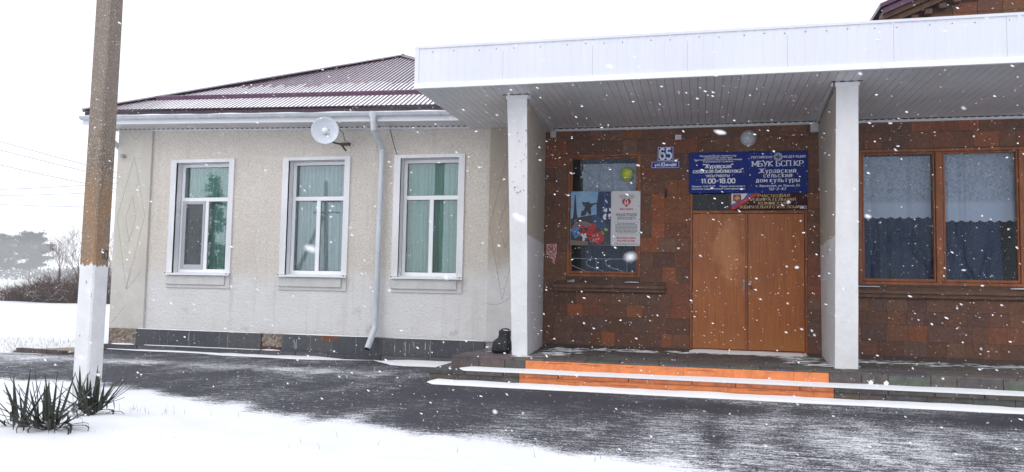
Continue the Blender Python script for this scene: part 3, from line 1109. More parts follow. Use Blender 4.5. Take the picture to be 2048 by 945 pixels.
# ------------------------------------------------------------------ dish antenna
dish = thing("dish_antenna", "round white dish antenna on a rusty bracket under the eaves", "antenna", (-5.95, 12.1, 3.5))
dc = Vector((-5.925, 11.45, 3.665))
dn = Vector((.36, -.92, -.10)).normalized()
m = MB()
pr = [(.213 * k / 10, .075 * (k / 10) ** 2) for k in range(11)]
m.lathe(dc - dn * .06, dn, pr + [(.221, .074), (.221, .064), (.205, .060)], 36)
m.build("reflector", M("dish_white", (.70, .74, .80), (.62, .66, .72), ns=30, rough=.5), dish, True)
m = MB()
m.lathe(dc - dn * .055, dn, [(.018, 0), (.018, .05), (.046, .055), (.048, .085), (.03, .10), (.0, .102)], 18)
m.build("feed", PVC, dish, True)
m = MB()
side = Vector((0, 0, 1)).cross(dn).normalized()
upv = dn.cross(side)
for a, b in ((-.06, .02), (-.06, -.06), (.015, -.065), (-.03, -.06), (-.01, -.062)):
    c = dc - dn * .048 + side * a * -1 + upv * b
    m.lathe(c, dn, [(.007, 0), (.007, .004), (0, .005)], 6)
m.build("bolt", RUST, dish, kind='stuff')
m = MB()
m.tube([dc - dn * .06, (-5.86, 11.62, 3.50), (-5.80, 11.80, 3.50), (-5.79, 11.95, 3.42)], .016, 8)
m.tube([(-5.80, 11.80, 3.50), (-5.82, 12.149, 3.56)], .018, 8)
m.box(-5.97, -5.80, 12.10, 12.149, 3.545, 3.585)
m.build("bracket", RUST, dish)
m = MB()
m.tube([(-5.75, 11.55, 3.72), (-5.70, 11.65, 3.66), (-5.74, 11.8, 3.56), (-5.80, 12.08, 3.58)], .006, 6)
m.build("cable", WIRE, dish)

# ------------------------------------------------------------------ stone faced hall
hall = thing("stone_hall", "village hall faced with brown and orange tuff tiles, wooden double door", "building", (1.0, 12.4, 0))
BY = 12.36
m = MB()
WALLX1 = 7.5
openings = [(-2.085, -.915, 1.38, 3.35), (-.155, 1.56, .24, 3.33), (2.28, 4.52, 1.33, 3.325)]
wall_front(m, -2.50, WALLX1, -.1, 3.85, BY + .004, openings)
for a, b, c, d in openings:
    for q in (((a, c), (a, d)), ((b, c), (b, d)), ((a, d), (b, d)), ((a, c), (b, c))):
        m.quad((q[0][0], BY + .004, q[0][1]), (q[1][0], BY + .004, q[1][1]), (q[1][0], BY + .16, q[1][1]), (q[0][0], BY + .16, q[0][1]))
m.quad((WALLX1, BY, -.1), (WALLX1, 20, -.1), (WALLX1, 20, 4.2), (WALLX1, BY, 4.2))
m.build("wall", GROUT, hall)
m = MB()
m.box(-2.49, WALLX1, 12.40, 20, 4.0, 4.2)
m.build("flat_roof", GROUT, hall)
m = MB()
m.quad((-2.29, 15.5, -.1), (WALLX1 - .05, 15.5, -.1), (WALLX1 - .05, 15.5, 4), (-2.29, 15.5, 4))
m.quad((-2.29, BY + .17, 3.99), (WALLX1 - .05, BY + .17, 3.99), (WALLX1 - .05, 15.5, 3.99), (-2.29, 15.5, 3.99))
m.quad((-2.29, BY + .17, .1), (WALLX1 - .05, BY + .17, .1), (WALLX1 - .05, 15.5, .1), (-2.29, 15.5, .1))
m.quad((-2.29, BY + .17, -.1), (-2.29, 15.5, -.1), (-2.29, 15.5, 4), (-2.29, BY + .17, 4))
m.quad((WALLX1 - .05, BY + .17, -.1), (WALLX1 - .05, 15.5, -.1), (WALLX1 - .05, 15.5, 4), (WALLX1 - .05, BY + .17, 4))
m.build("interior", ROOM, hall)

PAL = [((.105, .046, .026), 30), ((.092, .042, .026), 30), ((.118, .050, .026), 22), ((.082, .040, .030), 12), ((.110, .058, .036), 14),
       ((.132, .048, .024), 8), ((.084, .047, .036), 8), ((.165, .056, .024), 2)]
SPOTS = [(-2.06, .75, -1.82, 1.02, (.21, .064, .024)), (-1.11, .75, -.87, 1.02, (.18, .062, .024)), (-.43, .73, -.19, 1.28, (.14, .046, .024)),
         (-1.51, .28, -1.30, .50, (.20, .064, .024)), (-.58, .31, -.41, .50, (.16, .055, .024)), (-.75, 2.07, -.54, 2.61, (.21, .064, .024)),
         (-.54, 2.31, -.17, 2.86, (.155, .055, .022)), (-.54, 3.39, -.05, 3.62, (.135, .042, .022)), (-1.17, 3.6, -.9, 3.8, (.16, .055, .022)),
         (-2.46, 3.43, -2.1, 3.67, (.15, .048, .024)), (3.0, 3.58, 3.9, 3.8, (.15, .048, .024)), (1.58, 1.2, 1.75, 1.7, (.15, .048, .024))]
LEV = [.225, .30, .515, .755, .945, 1.13, 1.31, 1.545, 1.775, 2.005, 2.235, 2.46, 2.685, 2.91, 3.13, 3.335, 3.565, 3.80]
sills = [(-2.29, -.53, 1.13, 1.31), (1.75, 7.5, 1.13, 1.31)]
rt = random.Random(11)
ntile = 0
for li in range(len(LEV) - 1):
    z0, z1 = LEV[li], LEV[li + 1]
    zc = (z0 + z1) / 2
    cuts = sorted([(o[0], o[1]) for o in openings if o[2] < zc + .06 and o[3] > zc] + [(s[0], s[1]) for s in sills if s[2] < zc < s[3]])
    merged = []
    for a, b in cuts:
        if merged and a <= merged[-1][1]:
            merged[-1] = (merged[-1][0], max(b, merged[-1][1]))
        else:
            merged.append((a, b))
    spans, cur = [], -2.50
    for a, b in merged:
        if a > cur + .03:
            spans.append((cur, a))
        cur = max(cur, b)
    if cur < WALLX1 - .05:
        spans.append((cur, WALLX1))
    for a, b in spans:
        if li == 0:
            xs = [a, b]
        else:
            xs = [a]
            while b - xs[-1] > .42:
                sp = [s[2] for s in SPOTS if s[1] < zc < s[3] and .1 < s[2] - xs[-1] < .40] + [s[0] for s in SPOTS if s[1] < zc < s[3] and .1 < s[0] - xs[-1] < .40]
                big = 2 if xs[-1] > 4.7 else 1
                xs.append(min(sp) if sp else xs[-1] + rt.uniform(.20, .36) * big)
            if b - xs[-1] > .30 and b - xs[-1] < .42:
                xs.append((xs[-1] + b) / 2 if rt.random() < .5 else b)
            if xs[-1] < b - .001:
                xs.append(b)
        for p, q in zip(xs[:-1], xs[1:]):
            if q - p < .015:
                continue
            cx = (p + q) / 2
            c = None
            for s in SPOTS:
                if s[0] < cx < s[2] and s[1] < zc < s[3]:
                    c = s[4]
            if c is None:
                c = rt.choices([k[0] for k in PAL], [k[1] for k in PAL])[0]
            if li == 0:
                c = (.045, .032, .028)
            k = rt.uniform(1.85, 2.35)
            off = rt.uniform(0, .0012)
            # cracked narrow gap of a mail slot is left between two tiles by the wall itself
            piece("stone_tile", TILE, hall, p + .0009, q - .0009, BY - off + (-.012 if li == 0 else 0), BY + .02, z0 + .0012, z1 - .0012, tuple(v * k for v in c))
            ntile += 1
print("stone tiles", ntile)


def stone_sill(x0, x1):
    m = MB()
    m.xprism([(BY + .05, 1.31), (BY - .10, 1.245), (BY - .10, 1.205), (BY - .06, 1.195), (BY - .06, 1.15), (BY - .03, 1.132), (BY + .05, 1.132)], x0, x1)
    return m.build("stone_sill", STONE_TRIM, hall)


stone_sill(-2.29, -.53)
stone_sill(1.75, 3.3)
stone_sill(3.304, 5.2)
stone_sill(5.204, 7.5)
m = MB()
m.bevbox(-2.1, -.165, BY - .018, BY - .002, 3.560, 3.580, .004)
m.bevbox(2.0, 7.4, BY - .018, BY - .002, 3.556, 3.578, .004)
m.build("string_course", STONE_TRIM, hall)


def wood_window(x0, x1, z0, z1, panes, lab):
    f = MB()
    y0, y1 = BY - .004, BY + .09
    fw = .045
    for e in ((x0, x0 + fw, z0, z1), (x1 - fw, x1, z0, z1), (x0 + fw, x1 - fw, z1 - fw, z1), (x0 + fw, x1 - fw, z0, z0 + fw)):
        f.bevbox(e[0], e[1], y0 + .012, y1, e[2], e[3], .005)
    w = f.build("window", WOOD, hall, label=lab)
    for a, b in panes:
        s = MB()
        sw = .026
        c, d = z0 + fw + .004, z1 - fw - .004
        for e in ((a - sw, a, c, d), (b, b + sw, c, d), (a, b, d - sw, d), (a, b, c, c + sw + .016)):
            s.bevbox(e[0], e[1], y0 + .022, y1 - .01, e[2], e[3], .006)
        s.build("sash", WOOD, w)
        q = MB()
        q.box(a - .004, b + .004, y0 + .055, y0 + .059, c + sw, d - sw)
        q.build("pane", GLASS1, w)
    return w


wl_ = wood_window(-2.085, -.915, 1.38, 3.35, [(-2.012, -.988)], "brown wooden window half covered by a poster")
wr_ = wood_window(2.28, 4.52, 1.33, 3.325, [(2.354, 3.285), (3.443, 4.365)], "wide brown wooden window of two panes")
m = MB()
m.bevbox(3.315, 3.412, BY + .002, BY + .09, 1.376, 3.279, .008)
m.build("mullion", WOOD, wr_)
m = MB()
m.bevbox(4.395, 4.472, BY + .004, BY + .09, 1.376, 3.279, .006)
m.build("jamb_strip", WOOD, wr_)
for a, b in ((-2.06, -1.95), (-1.15, -.93)):
    snow_bank("ledge_snow", a, b, BY - .005, .05, .012, 1.30, 1.295, .01, step=.02)
snow_bank("ledge_snow", 2.1, 2.55, BY - .005, .05, .010, 1.30, 1.295, .01, step=.03)
snow_bank("ledge_snow", 4.25, 4.5, BY - .005, .06, .014, 1.30, 1.295, .01, step=.03)


def scallop(ph):
    return lambda x: -.028 * abs(math.sin(math.pi * (x + ph) / .125)) + .012 * abs(math.sin(math.pi * (x + ph) / .031))


lg = "lace curtains in the wooden windows of the stone hall"
curtain("lace_curtain", LACE, -1.86, -.93, 1.95, 3.215, BY + .19, .012, .30, "white lace curtain behind the balloon in the poster window", group=lg, seed=5)
curtain("lace_curtain", LACE, 2.32, 3.30, 2.335, 3.245, BY + .19, .016, .36, "white lace curtain with scalloped hem in the wooden pane next to the column", group=lg, bottom=scallop(0), seed=6)
curtain("lace_curtain", LACE, 3.42, 4.40, 2.285, 3.28, BY + .19, .016, .40, "white lace curtain with scalloped hem in the wooden pane away from the column", group=lg, bottom=scallop(.05), seed=7)
ng = "blue sheets standing in for dark mirroring glass in the stone hall"  # added sheets, coloured as dark panes with sky mirrored in them
curtain("dark_pane_sheet", NIGHT_BLUE, 2.3, 3.32, 1.3, 3.4, BY + .30, .03, .19, "dark blue sheet for unlit glass and mirrored sky in the pane next to the column", group=ng, seed=8)
curtain("dark_pane_sheet", NIGHT_BLUE, 3.40, 4.20, 1.3, 3.4, BY + .30, .03, .23, "dark blue sheet for unlit glass and mirrored sky with an open slit beside it", group=ng, seed=9, taper=.07)
curtain("dark_pane_sheet", NIGHT_BLUE, -1.83, -.90, 1.3, 3.4, BY + .30, .02, .20, "dark blue sheet for unlit glass and mirrored sky below the poster", group=ng, seed=10)

m = MB()
m.lathe((-1.155, BY + .13, 2.90), (.05, 0, 1), [(.0, 0), (.012, .0), (.008, .012), (.052, .03), (.086, .075), (.103, .125), (.103, .16), (.088, .205), (.058, .228), (.023, .243), (0, .246)], 20)
tag(m.build("balloon", BALLOON, None, True), "yellow green balloon hanging inside the poster window", "balloon")
m = MB()
pts = [(-1.895, 2.985), (-1.88, 2.965), (-1.855, 2.972), (-1.835, 2.955), (-1.80, 2.965), (-1.775, 2.985), (-1.79, 3.02), (-1.765, 3.09), (-1.80, 3.055), (-1.815, 3.02), (-1.83, 3.055), (-1.845, 3.095), (-1.865, 3.06), (-1.862, 3.0), (-1.88, 3.0)]
m.prism(pts, BY + .066, BY + .068)
tag(m.build("paper_dove", GREEN_LIGHT), "pale green paper dove stuck inside the poster window", "decoration")
m = MB()
ry = BY + .12  # white tubes stand in for a railing mirrored in the pane
m.tube([(-2.03, ry, 1.672), (-1.02, ry, 1.668)], .006, 6)
for x0 in (-1.78, -1.47):
    m.tube([(x0 + .10, ry, 1.668), (x0 + .03, ry, 1.655), (x0, ry, 1.62), (x0 + .01, ry, 1.575), (x0 + .06, ry, 1.54), (x0 + .45, ry, 1.42)], .006, 6)
m.tube([(-2.04, ry, 1.57), (-1.75, ry, 1.45)], .008, 6)
for x0 in (-1.62, -1.13):
    m.tube([(x0, ry, 1.66), (x0, ry, 1.40)], .005, 6)
tag(m.build("mirrored_railing", M("railing_white", (.42, .46, .50), rough=.4)), "thin white wire rack mirrored in the glass, set behind it under the poster", "railing")

# door with its frame
fr = MB()
fr.bevbox(-.153, -.118, BY + .0, BY + .12, .245, 2.69, .004)
fr.bevbox(1.525, 1.558, BY + .0, BY + .12, .245, 2.69, .004)
fr.bevbox(-.118, 1.525, BY + .004, BY + .12, 2.385, 2.43, .004)
fr.bevbox(-.118, 1.525, BY + .03, BY + .12, .245, .305, .004)
door = fr.build("double_door", WOOD, hall, label="varnished wooden double door with worn veneer")
m = MB()
m.bevbox(-.113, .688, BY + .022, BY + .065, .312, 2.38, .004)
m.build("door_leaf", DOOR_A, door, label="door leaf with a bleached worn patch")
m = MB()
m.bevbox(.706, 1.52, BY + .026, BY + .065, .312, 2.38, .004)
m.build("door_leaf", DOOR_B, door, label="evenly dark varnished door leaf")
m = MB()
m.bevbox(.664, .704, BY + .008, BY + .021, .312, 2.38, .005)
m.build("astragal", WOOD, door)
m = MB()
m.prism([(.633, 1.24), (.647, 1.205), (.661, 1.24), (.661, 1.35), (.647, 1.385), (.633, 1.35)], BY + .014, BY + .022)
m.tube([(.647, BY + .012, 1.33), (.647, BY - .028, 1.325), (.647, BY - .03, 1.25), (.647, BY + .012, 1.245)], .008, 8)
m.build("door_handle", STEEL, door)
m = MB()
m.lathe((.745, BY + .027, 1.335), (0, -1, 0), [(.020, 0), (.020, .006), (.008, .008), (.007, .012), (0, .012)], 14)
m.box(.737, .753, BY + .018, BY + .0255, 1.30, 1.33)
m.build("lock", STEEL, door)
m = MB()
m.tube([(.73, BY + .015, 1.262), (.755, BY + .006, 1.268), (.77, BY + .006, 1.25), (.755, BY + .006, 1.232), (.73, BY + .015, 1.236)], .006, 6)
m.build("latch_ring", RUST, door)
m = MB()
m.box(-.118, 1.525, BY + .06, BY + .064, 2.43, 3.33)
m.build("transom_glass", GLASS1, door)
m = MB()
m.bevbox(-.153, 1.558, BY + .03, BY + .12, 3.28, 3.325, .004)
m.bevbox(.44, .50, BY + .03, BY + .10, 2.43, 3.28, .004)
m.build("transom_bar", WOOD, door)
snow_bank("ledge_snow", -.16, 1.55, BY + .03, .16, .035, .262, .252, .04, step=.04)

# gable of the hall above the canopy
GY = 12.45
m = MB()
m.prism([(2.85, 4.2), (12.0, 4.2), (12.0, 5.3), (7.5, 7.25), (2.85, 5.3)], GY + .02, 20)
m.build("gable_wall", GROUT, hall)
sl = .415
for k, (x0, w) in enumerate([(2.95 + i * .33, .326) for i in range(10)]):
    for j in range(3):
        za = 4.75 + j * .3
        zt = min(za + .296, 5.22 + (x0 - 2.95) * sl)
        if zt - za > .05:
            piece("gable_tile", TILE, hall, x0 + (j % 2) * .0, x0 + w, GY, GY + .03, za, zt, tuple(v * rt.uniform(.85, 1.2) for v in ((.20, .075, .035) if (k + j) % 3 else (.26, .085, .03))))
for (d0, d1, yy, nm, mt) in ((.10, .165, GY - .22, "cornice_moulding", STONE_TRIM), (.175, .25, GY - .14, "cornice_moulding", STONE_TRIM), (.02, .10, GY - .30, "verge_board", PURPLE)):
    m = MB()
    x0, x1 = 2.60, 7.5
    z = lambda x, d: 5.40 + (x - 2.60) * sl - d
    m.prism([(x0, z(x0, d1)), (x1, z(x1, d1)), (x1, z(x1, d0)), (x0, z(x0, d0))], yy, GY - .004)
    m.build(nm, mt, hall)
m = MB()
z = lambda x, d: 5.40 + (x - 2.55) * sl - d
m.prism([(2.55, z(2.55, .02)), (7.5, z(7.5, .02)), (7.5, z(7.5, -.04)), (2.55, z(2.55, -.04))], GY - .34, 20)
m.prism([(12.4, z(2.55, .02)), (12.4, z(2.55, -.04)), (7.502, z(7.5, -.04)), (7.502, z(7.5, .02))], GY - .34, 20)
m.build("gable_roof", PURPLE, hall)
for k in range(12):
    x0 = 3.02 + k * .19
    zt = 5.40 + (x0 - 2.6) * sl - .27
    m = MB()
    m.bevbox(x0, x0 + .10, GY - .10, GY - .002, zt - .06, zt + .02, .008)
    m.build("dentil", STONE_TRIM, hall)

# ------------------------------------------------------------------ entrance canopy
CX0, CX1, CY, CZ0, CZ1 = -3.655, 6.70, 9.50, 3.765, 4.325
can = thing("entrance_canopy", "long white flat canopy with ribbed fascia over the entrance", "canopy", (1.0, 10.9, 3.7))
m = MB()
m.box(CX0 + .02, CX1, CY + .03, 12.35, 3.80, 4.22)
m.build("slab", DARK, can)
# ribbed sheets
SW = 1.15
sheet = None
xs_ = CX0 + .045
k = 0
while xs_ < CX1 - .05:
    if sheet is None:
        m = MB()
        prv = None
        px = 0
        pl = []
        while px < SW - .01:
            pl += [(px, 0), (px + .072, 0), (px + .078, .0028), (px + .109, .0028)]
            px += .115
        pl = [p for p in pl if p[0] <= SW] + [(SW - .002, 0)]
        for dx, dy in pl:
            c = ((xs_ + dx, CY + dy, CZ0 + .05), (xs_ + dx, CY + dy, CZ1 - .012))
            if prv:
                m.quad(prv[0], c[0], c[1], prv[1])
            prv = c
        sheet = m.build("fascia_sheet", FASCIA_WHITE, can)
    else:
        o = sheet.copy()
        COL.objects.link(o)
        o.parent = can
        o.location = sheet.location + Vector((k * SW, rt.uniform(-.001, .001), 0))
    xs_ += SW
    k += 1
m = MB()
m.box(CX0, CX0 + .055, CY - .012, CY + .02, CZ0 + .068, CZ1 - .034)
m.box(CX0, CX0 + .012, CY + .021, 12.08, CZ0 + .003, CZ1 - .034)
m.build("corner_trim", WHITE_METAL, can)
m = MB()
m.box(CX0 - .002, 2.0, CY - .014, CY + .03, CZ0 - .004, CZ0 + .066)
m.box(2.002, CX1, CY - .016, CY + .03, CZ0 - .004, CZ0 + .066)
m.build("drip_edge", PVC, can)
m = MB()
m.box(CX0 - .002, CX1, CY - .014, CY + .06, CZ1 - .032, CZ1)
m.build("cap_trim", FASCIA_WHITE, can)
m = MB()
x = CX0 + .24
while x < CX1:
    m.lathe((x, CY - .001, CZ1 - .085 + rt.uniform(-.008, .008)), (0, -1, 0), [(.008, 0), (.007, .004), (0, .006)], 6)
    x += rt.choice([.23, .23, .29, .345])
m.build("screw", M("screw_grey", (.22, .22, .24), rough=.5), can, kind='stuff')
x = CX0 + .02
while x < CX1 - .1:
    piece("soffit_plank", SOFFIT, can, x + .0022, x + .0978, CY + .032, 12.285, CZ0, CZ0 + .014, face='front', key='s')
    x += .1
m = MB()
for a, b in ((-3.66, -2.42), (-2.30, 1.70), (1.90, CX1)):
    m.box(a, b, 12.315, 12.355 if a > -3 else 12.36, CZ0 - .042, CZ0 - .002)
m.build("wall_trim", WHITE_METAL, can)
m = MB()
x = CX0 + .03
while x < CX1 - .1:
    if not (-2.45 < x < -2.3 or 1.68 < x < 1.9):
        m.box(x, x + .058, 12.286, 12.314, CZ0 - .010, CZ0 + .008)
    x += .1
m.build("plank_end_shade", DARK, can, kind='stuff')  # solid dark boxes imitate the shade of open soffit plank ends
# trims that run along the soffit beside the columns
for a0, a1 in (((-2.235, 10.06), (-2.325, 12.28)), ((1.575, 10.04), (1.700, 12.28))):
    m = MB()
    sgn = 1 if a0[0] < 0 else -1
    m.hexa([(a0[0], a0[1], CZ0 - .05), (a0[0] + .02 * sgn, a0[1], CZ0 - .05), (a1[0] + .02 * sgn, a1[1], CZ0 - .05), (a1[0], a1[1], CZ0 - .05),
            (a0[0], a0[1], CZ0 - .001), (a0[0] + .02 * sgn, a0[1], CZ0 - .001), (a1[0] + .02 * sgn, a1[1], CZ0 - .001), (a1[0], a1[1], CZ0 - .001)])
    m.build("side_trim", SOFFIT, can)
m = MB()
m.hexa([(-2.255, 10.06, CZ0 - .06), (-2.235, 10.06, CZ0 - .06), (-2.325, 12.28, CZ0 - .06), (-2.47, 12.28, CZ0 - .06),
        (-2.255, 10.06, CZ0 - .003), (-2.235, 10.06, CZ0 - .003), (-2.325, 12.28, CZ0 - .003), (-2.47, 12.28, CZ0 - .003)])
m.build("filler_strip", SOFFIT, can)
m = MB()
m.box(1.60, 1.71, 12.25, 12.314, CZ0 - .17, CZ0 - .045)
m.build("trim_end", SOFFIT, can)
m = MB()
m.box(-2.36, -2.27, 12.25, 12.314, CZ0 - .15, CZ0 - .045)
m.build("trim_end", SOFFIT, can)


def column(base, top, backb, backt, lab):
    c = thing("fin_column", lab, "column", ((base[0] + base[1]) / 2, 11.1, .25), "wall-like columns carrying the canopy")
    yf, yb, z0, z1 = 10.03, 12.34, .262, CZ0 - .05
    n = 16
    L_, R_ = [], []
    for i in range(n + 1):
        f = i / n
        z = z0 + (z1 - z0) * f
        w1, w2 = .004 * mnoise.noise(Vector((z * 2.1, base[0], 1))), .004 * mnoise.noise(Vector((z * 2.4, base[0], 5)))
        L_.append((base[0] + (top[0] - base[0]) * f + w1, yf, z))
        R_.append((base[1] + (top[1] - base[1]) * f + w2, yf, z))
    m = MB()
    for i in range(n):
        m.quad(L_[i], R_[i], R_[i + 1], L_[i + 1])
    m.quad(L_[n], R_[n], (backt[1], yb, z1), (backt[0], yb, z1))
    m.build("front_face", COLUMN_PAINT, c, label="whitewashed narrow front of the column")
    m = MB()
    for i in range(n):
        fa, fb = i / n, (i + 1) / n
        for P, j in ((R_, 1), (L_, 0)):
            a = (backb[j] + (backt[j] - backb[j]) * fa, yb, P[i][2])
            b = (backb[j] + (backt[j] - backb[j]) * fb, yb, P[i + 1][2])
            q = [P[i], a, b, P[i + 1]]
            m.quad(*(q if j else q[::-1]))
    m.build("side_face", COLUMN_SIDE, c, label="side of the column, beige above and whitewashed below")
    m = MB()
    m.box(top[0] - .012, top[1] + .012, yf - .016, yf + .05, CZ0 - .058, CZ0 - .008)
    m.build("capital_trim", WHITE_METAL, c)
    m = MB()
    x = top[0] - .06
    while x < top[1] + .05:
        m.box(x, x + .055, yf - .034, yf - .018, CZ0 - .008, CZ0 + .003)
        x += .1
    m.build("trim_shade", DARK, c, kind='stuff')  # dark dashes imitate a shaded gap above the trim
    return c


c1 = column((-2.395, -2.190), (-2.528, -2.255), (-2.62, -2.452), (-2.63, -2.452), "whitewashed fin column between the plastered house and the poster window, black bag beside it")
c2 = column((1.565, 1.825), (1.605, 1.858), (1.75, 1.93), (1.72, 1.95), "whitewashed fin column between the door and the wide wooden window")
m = MB()
rc = random.Random(5)
for _ in range(26):
    z = rc.choice([rc.uniform(2.9, 3.3), rc.uniform(2.4, 2.9), rc.uniform(1.9, 2.6)])
    x = rc.uniform(-2.43, -2.27) + (.03 if z > 2.7 else 0)
    a, b = rc.uniform(.004, .016), rc.uniform(.003, .009)
    an = rc.uniform(-.8, .8)
    P = [(x + a * math.cos(q) * math.cos(an) - b * math.sin(q) * math.sin(an), z + a * math.cos(q) * math.sin(an) + b * math.sin(q) * math.cos(an)) for q in (0, 1.2, 2.1, 3.3, 4.4, 5.4)]
    m.add([(px, 10.0245, pz) for px, pz in P], [tuple(range(6))])
m.build("paint_chip", M("bare_spot", (.30, .27, .24), rough=.9), c1, kind='stuff')

# ------------------------------------------------------------------ porch with two steps
porch = thing("porch_steps", "stone paved porch with two steps, part of the risers painted orange", "steps", (1.0, 9.3, 0))
PX0, PX1 = -3.09, 7.4
m = MB()
m.box(PX0 + .01, PX1, 9.63, 12.30, -.1, .225)
m.box(-3.27, PX1, 9.29, 9.64, -.1, .10)
m.box(-3.27, PX0 + .02, 9.30, 10.5, -.1, .118)
m.build("core", M("snowy_joint", (.46, .46, .48), (.12, .115, .11), ns=7, rough=.95), porch)


def porch_z(y):
    return .300 - .053 * max(0, (y - 9.9)) / 2.4


gcol = [(.120, .108, .097), (.140, .124, .110), (.100, .094, .090), (.125, .104, .090)]
y = 9.60
row = 0
rp = random.Random(21)
while y < 12.2:
    dy = .30 if row else .36
    dy = min(dy, 12.35 - y)
    x = PX0 + (.0 if row % 2 == 0 else -.0)
    while x < PX1 - .05:
        w = min(rp.uniform(.30, .52) if x < 4.8 else .9, PX1 - x)
        zt = porch_z(y + dy / 2) + rp.uniform(-.003, .003)
        piece("paving_slab", GREYSTONE, porch, x + .004, x + w - .004, y + .004, y + dy - .004, zt - (.06 if row else .020), zt, tuple(v * rp.uniform(.85, 1.12) for v in rp.choice(gcol)), face='top', rot=(-.022 if y > 9.9 else 0, 0, 0))
        x += w
    y += dy
    row += 1
OX0, OX1 = -2.12, 1.435


def riser(y, z0, z1, nm, x_start, orange_wave):
    xs = [x_start]
    while xs[-1] < PX1 - .1:
        nx_ = xs[-1] + (rp.uniform(.55, 1.1) if OX0 - .01 <= xs[-1] < OX1 - .01 else rp.uniform(.26, .46))
        for e in (OX0, OX1):
            if xs[-1] < e - .01 and nx_ > e - .10:
                nx_ = e
        xs.append(min(nx_, PX1))
    for a, b in zip(xs[:-1], xs[1:]):
        org = OX0 - .01 <= a and b <= OX1 + .01
        if b - a < .02:
            continue
        if org:
            piece("painted_riser_tile", ORANGE, porch, a + .0006, b - .0006, y - rp.uniform(0, .0015), y + .03, z0, z1 - rp.uniform(0, .003))
        else:
            piece("riser_tile", GREYSTONE, porch, a + .003, b - .003, y - rp.uniform(0, .004), y + .03, z0, z1, tuple(v * rp.uniform(.85, 1.15) for v in rp.choice(gcol)))


riser(9.603, .12, .279, "riser", PX0, 0)
riser(9.275, -.06, .108, "riser", -3.27, 0)
# tread slabs with a thin nosing
x = -3.29
while x < PX1 - .1:
    w = rp.uniform(.45, .95)
    for e in (OX0, OX1):
        if x < e - .01 and x + w > e - .15:
            w = e - x
    w = min(w, PX1 - x)
    org = OX0 - .01 <= x < OX1 - .01
    dz = rp.uniform(-.004, .003)
    yy = 9.255 - rp.uniform(0, .012)
    if org:
        piece("painted_tread_slab", M("worn_orange_edge", (.60, .17, .055), (.34, .095, .04), ns=11, rough=.7, bmp=.4, bs=50) if "worn_orange_edge" not in bpy.data.materials else bpy.data.materials["worn_orange_edge"],
              porch, x + .0008, x + w - .0008, yy, 9.62, .110, .150 + dz)
    else:
        piece("tread_slab", GREYSTONE, porch, x + .003, x + w - .003, yy, 9.62, .110, .150 + dz, tuple(v * .8 for v in rp.choice(gcol)))
    x += w
x = 9.63
while x < 10.45:
    piece("tread_slab", GREYSTONE, porch, -3.29, PX0 - .004, x, x + .40, .11, .150, rp.choice(gcol))
    x += .406
piece("riser_tile", GREYSTONE, porch, PX0 - .004, PX0 + .025, 9.64, 12.0, .12, .236, gcol[1])
# cracks and chips in the orange paint
m = MB()
for _ in range(9):
    x = rp.uniform(OX0 + .05, OX1 - .3)
    up_ = rp.random() < .6
    zz = rp.uniform(.20, .27) if up_ else rp.uniform(.06, .10)
    yv = 9.597 if up_ else 9.267
    L = rp.uniform(.05, .35)
    pts = [(x + L * t_, zz + rp.uniform(-.006, .006)) for t_ in (0, .3, .6, 1)]
    for (xa, za), (xb, zb) in zip(pts[:-1], pts[1:]):
        m.quad((xa, yv, za), (xb, yv, zb), (xb, yv, zb + .004), (xa, yv, za + .004))
m.build("paint_crack", M("crack_brown", (.16, .06, .03), rough=.9), porch, kind='stuff')
snow_bank("snow_drift", -2.95, 7.3, 9.598, .32, .026, .150, .152, .010)
snow_bank("snow_drift", -3.26, 7.3, 9.250, .22, .046, -.002, .0, .022)
# thin snow blown over the paving
m = MB()
for (xa, xb, ya, yb, h) in ((-2.16, -1.65, 10.2, 12.25, .012), (-1.7, -.2, 11.75, 12.33, .016), (-2.9, -2.45, 10.35, 11.2, .006), (-.2, 1.5, 12.0, 12.32, .018), (1.1, 1.62, 10.2, 12.2, .008), (1.95, 4.6, 11.1, 12.1, .006), (-2.35, -2.0, 9.75, 10.05, .004)):
    for _ in range(int(42 * (xb - xa) * (yb - ya)) + 10):
        cx, cy = rp.uniform(xa, xb), rp.uniform(ya, yb)
        a, b = rp.uniform(.03, .16), rp.uniform(.008, .03)
        n = 9
        ring = []
        for k in range(n):
            q = 2 * math.pi * k / n
            r_ = rp.uniform(.6, 1.1)
            ring.append((cx + a * r_ * math.cos(q), cy + b * r_ * math.sin(q) + .15 * a * math.cos(q)))
        z0 = porch_z(cy) + .004
        m.add([(px, py, porch_z(py) + .0045) for px, py in ring] + [(cx, cy, z0 + h * rp.uniform(.3, 1))], [(k, (k + 1) % n, n) for k in range(n)])
m.build("blown_snow", SNOW, None, True, kind='stuff')
m = MB()
for fx, fy in ((1.86, 9.6), (2.02, 9.6)):
    m.add([(fx, 9.596, .165), (fx + .03, 9.596, .16), (fx + .045, 9.596, .20), (fx + .02, 9.596, .225), (fx - .01, 9.596, .20)], [(0, 1, 2, 3, 4)])
m.build("snow_print", SNOW, porch, kind='stuff')

